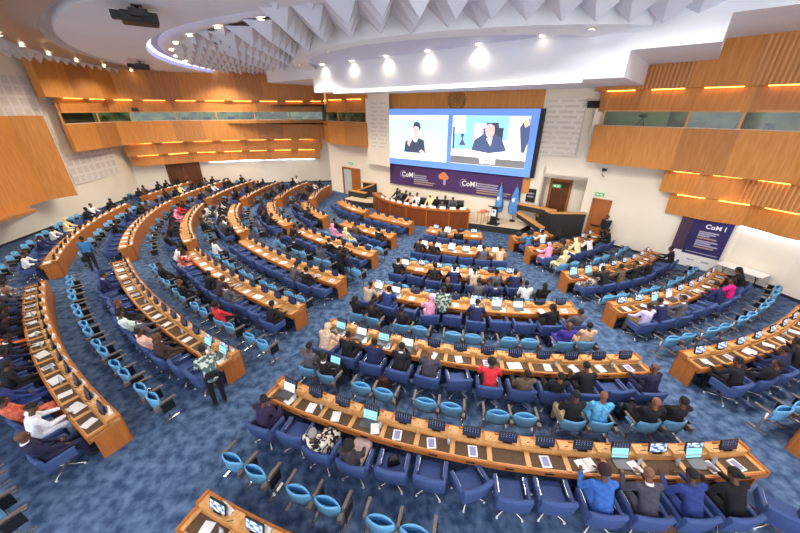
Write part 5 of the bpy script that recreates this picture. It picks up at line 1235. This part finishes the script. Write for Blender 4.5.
q = on_wall(642, 122, offset(RX, .1)); tripod((q.x, q.y, 6.35), 'camera on a tripod inside the right glass booth', .75)
def bag(p, rz, label, m, s=1.):
    t = thing('handbag', label, 'bag', p, rz); b = MB(); b.box((0, 0, .13 * s), (.36 * s, .16 * s, .26 * s), M[m], None, .8); b.build('bag_body', t, .03)
    b = MB(); b.tube([(-.12 * s, 0, .24 * s), (-.09 * s, 0, .38 * s), (.09 * s, 0, .38 * s), (.12 * s, 0, .24 * s)], .012, M[m], 6); b.build('strap', t)
p, a = spot('C1', 10, 1.05, 0, .42); bag(p, a + .3, 'brown leather handbag hanging between occupied chairs at the nearest long desk', 'bag', 1.5)
p, a = spot('C1', 4, .77, .485); bag(p, a + .5, 'dark bag lying on an empty chair at the nearest long desk', 'black', .8)
p, a = spot('C2', 2, 1.15, 0, .42); bag(p, a, 'reddish brown bag on the floor at the second middle desk', 'bag', 1.2)
for i in (0, 1):
    p, a = spot('C2', .5 + (-.36 if i == 0 else .36), 1.60, .60); t = thing('laptop', 'laptop with blue screen on the lap of a person, %s seat behind second middle desk' % ORD[i], 'laptop', (p[0], p[1], .68), a, 'open laptops')
    b = MB(); b.box((0, 0, .01), (.34, .24, .02), M['lap_body']); b.build('keyboard_base', t); R_ = Matrix.Rotation(math.radians(-20), 3, 'X'); b = MB(); b.box(Vector((0, .12, .015)) + R_ @ Vector((0, .006, .11)), (.34, .012, .22), M['lap_body'], R_); l = b.build('lid', t)
    b = MB(); pp = [R_ @ Vector((x, -.002, z)) + Vector((0, .12, .015)) for x, z in ((-.16, .012), (.16, .012), (.16, .21), (-.16, .21))]; b.quad_uv([tuple(v) for v in pp], M['lap_cyan' if i else 'lap_body']); b.build('display', l, recalc=False)
# equipment seen through the booth glass
def booth_monitor(px, pts, z, label):
    q = on_wall(px, 122, pts); t = thing('booth_monitor', label, 'monitor', (q.x, q.y, z), .3, 'monitors in the booths'); b = MB(); b.box((0, 0, .25), (.6, .06, .36), M['black']); b.build('panel', t, .01); b = MB(); b.box((0, 0, .04), (.25, .2, .04), M['black']); b.build('foot', t)
for k, px in enumerate((172, 186, 208, 232, 250, 282, 300, 345)): booth_monitor(px, offset(lp, -.1), 6.3, 'dark monitor inside the back gallery booths, %s from left' % ORD[k])
for k, px in enumerate((700, 742, 772)): booth_monitor(px, offset(RX, .0), 6.45, 'dark monitor inside the right gallery booths, %s from left' % ORD[k])
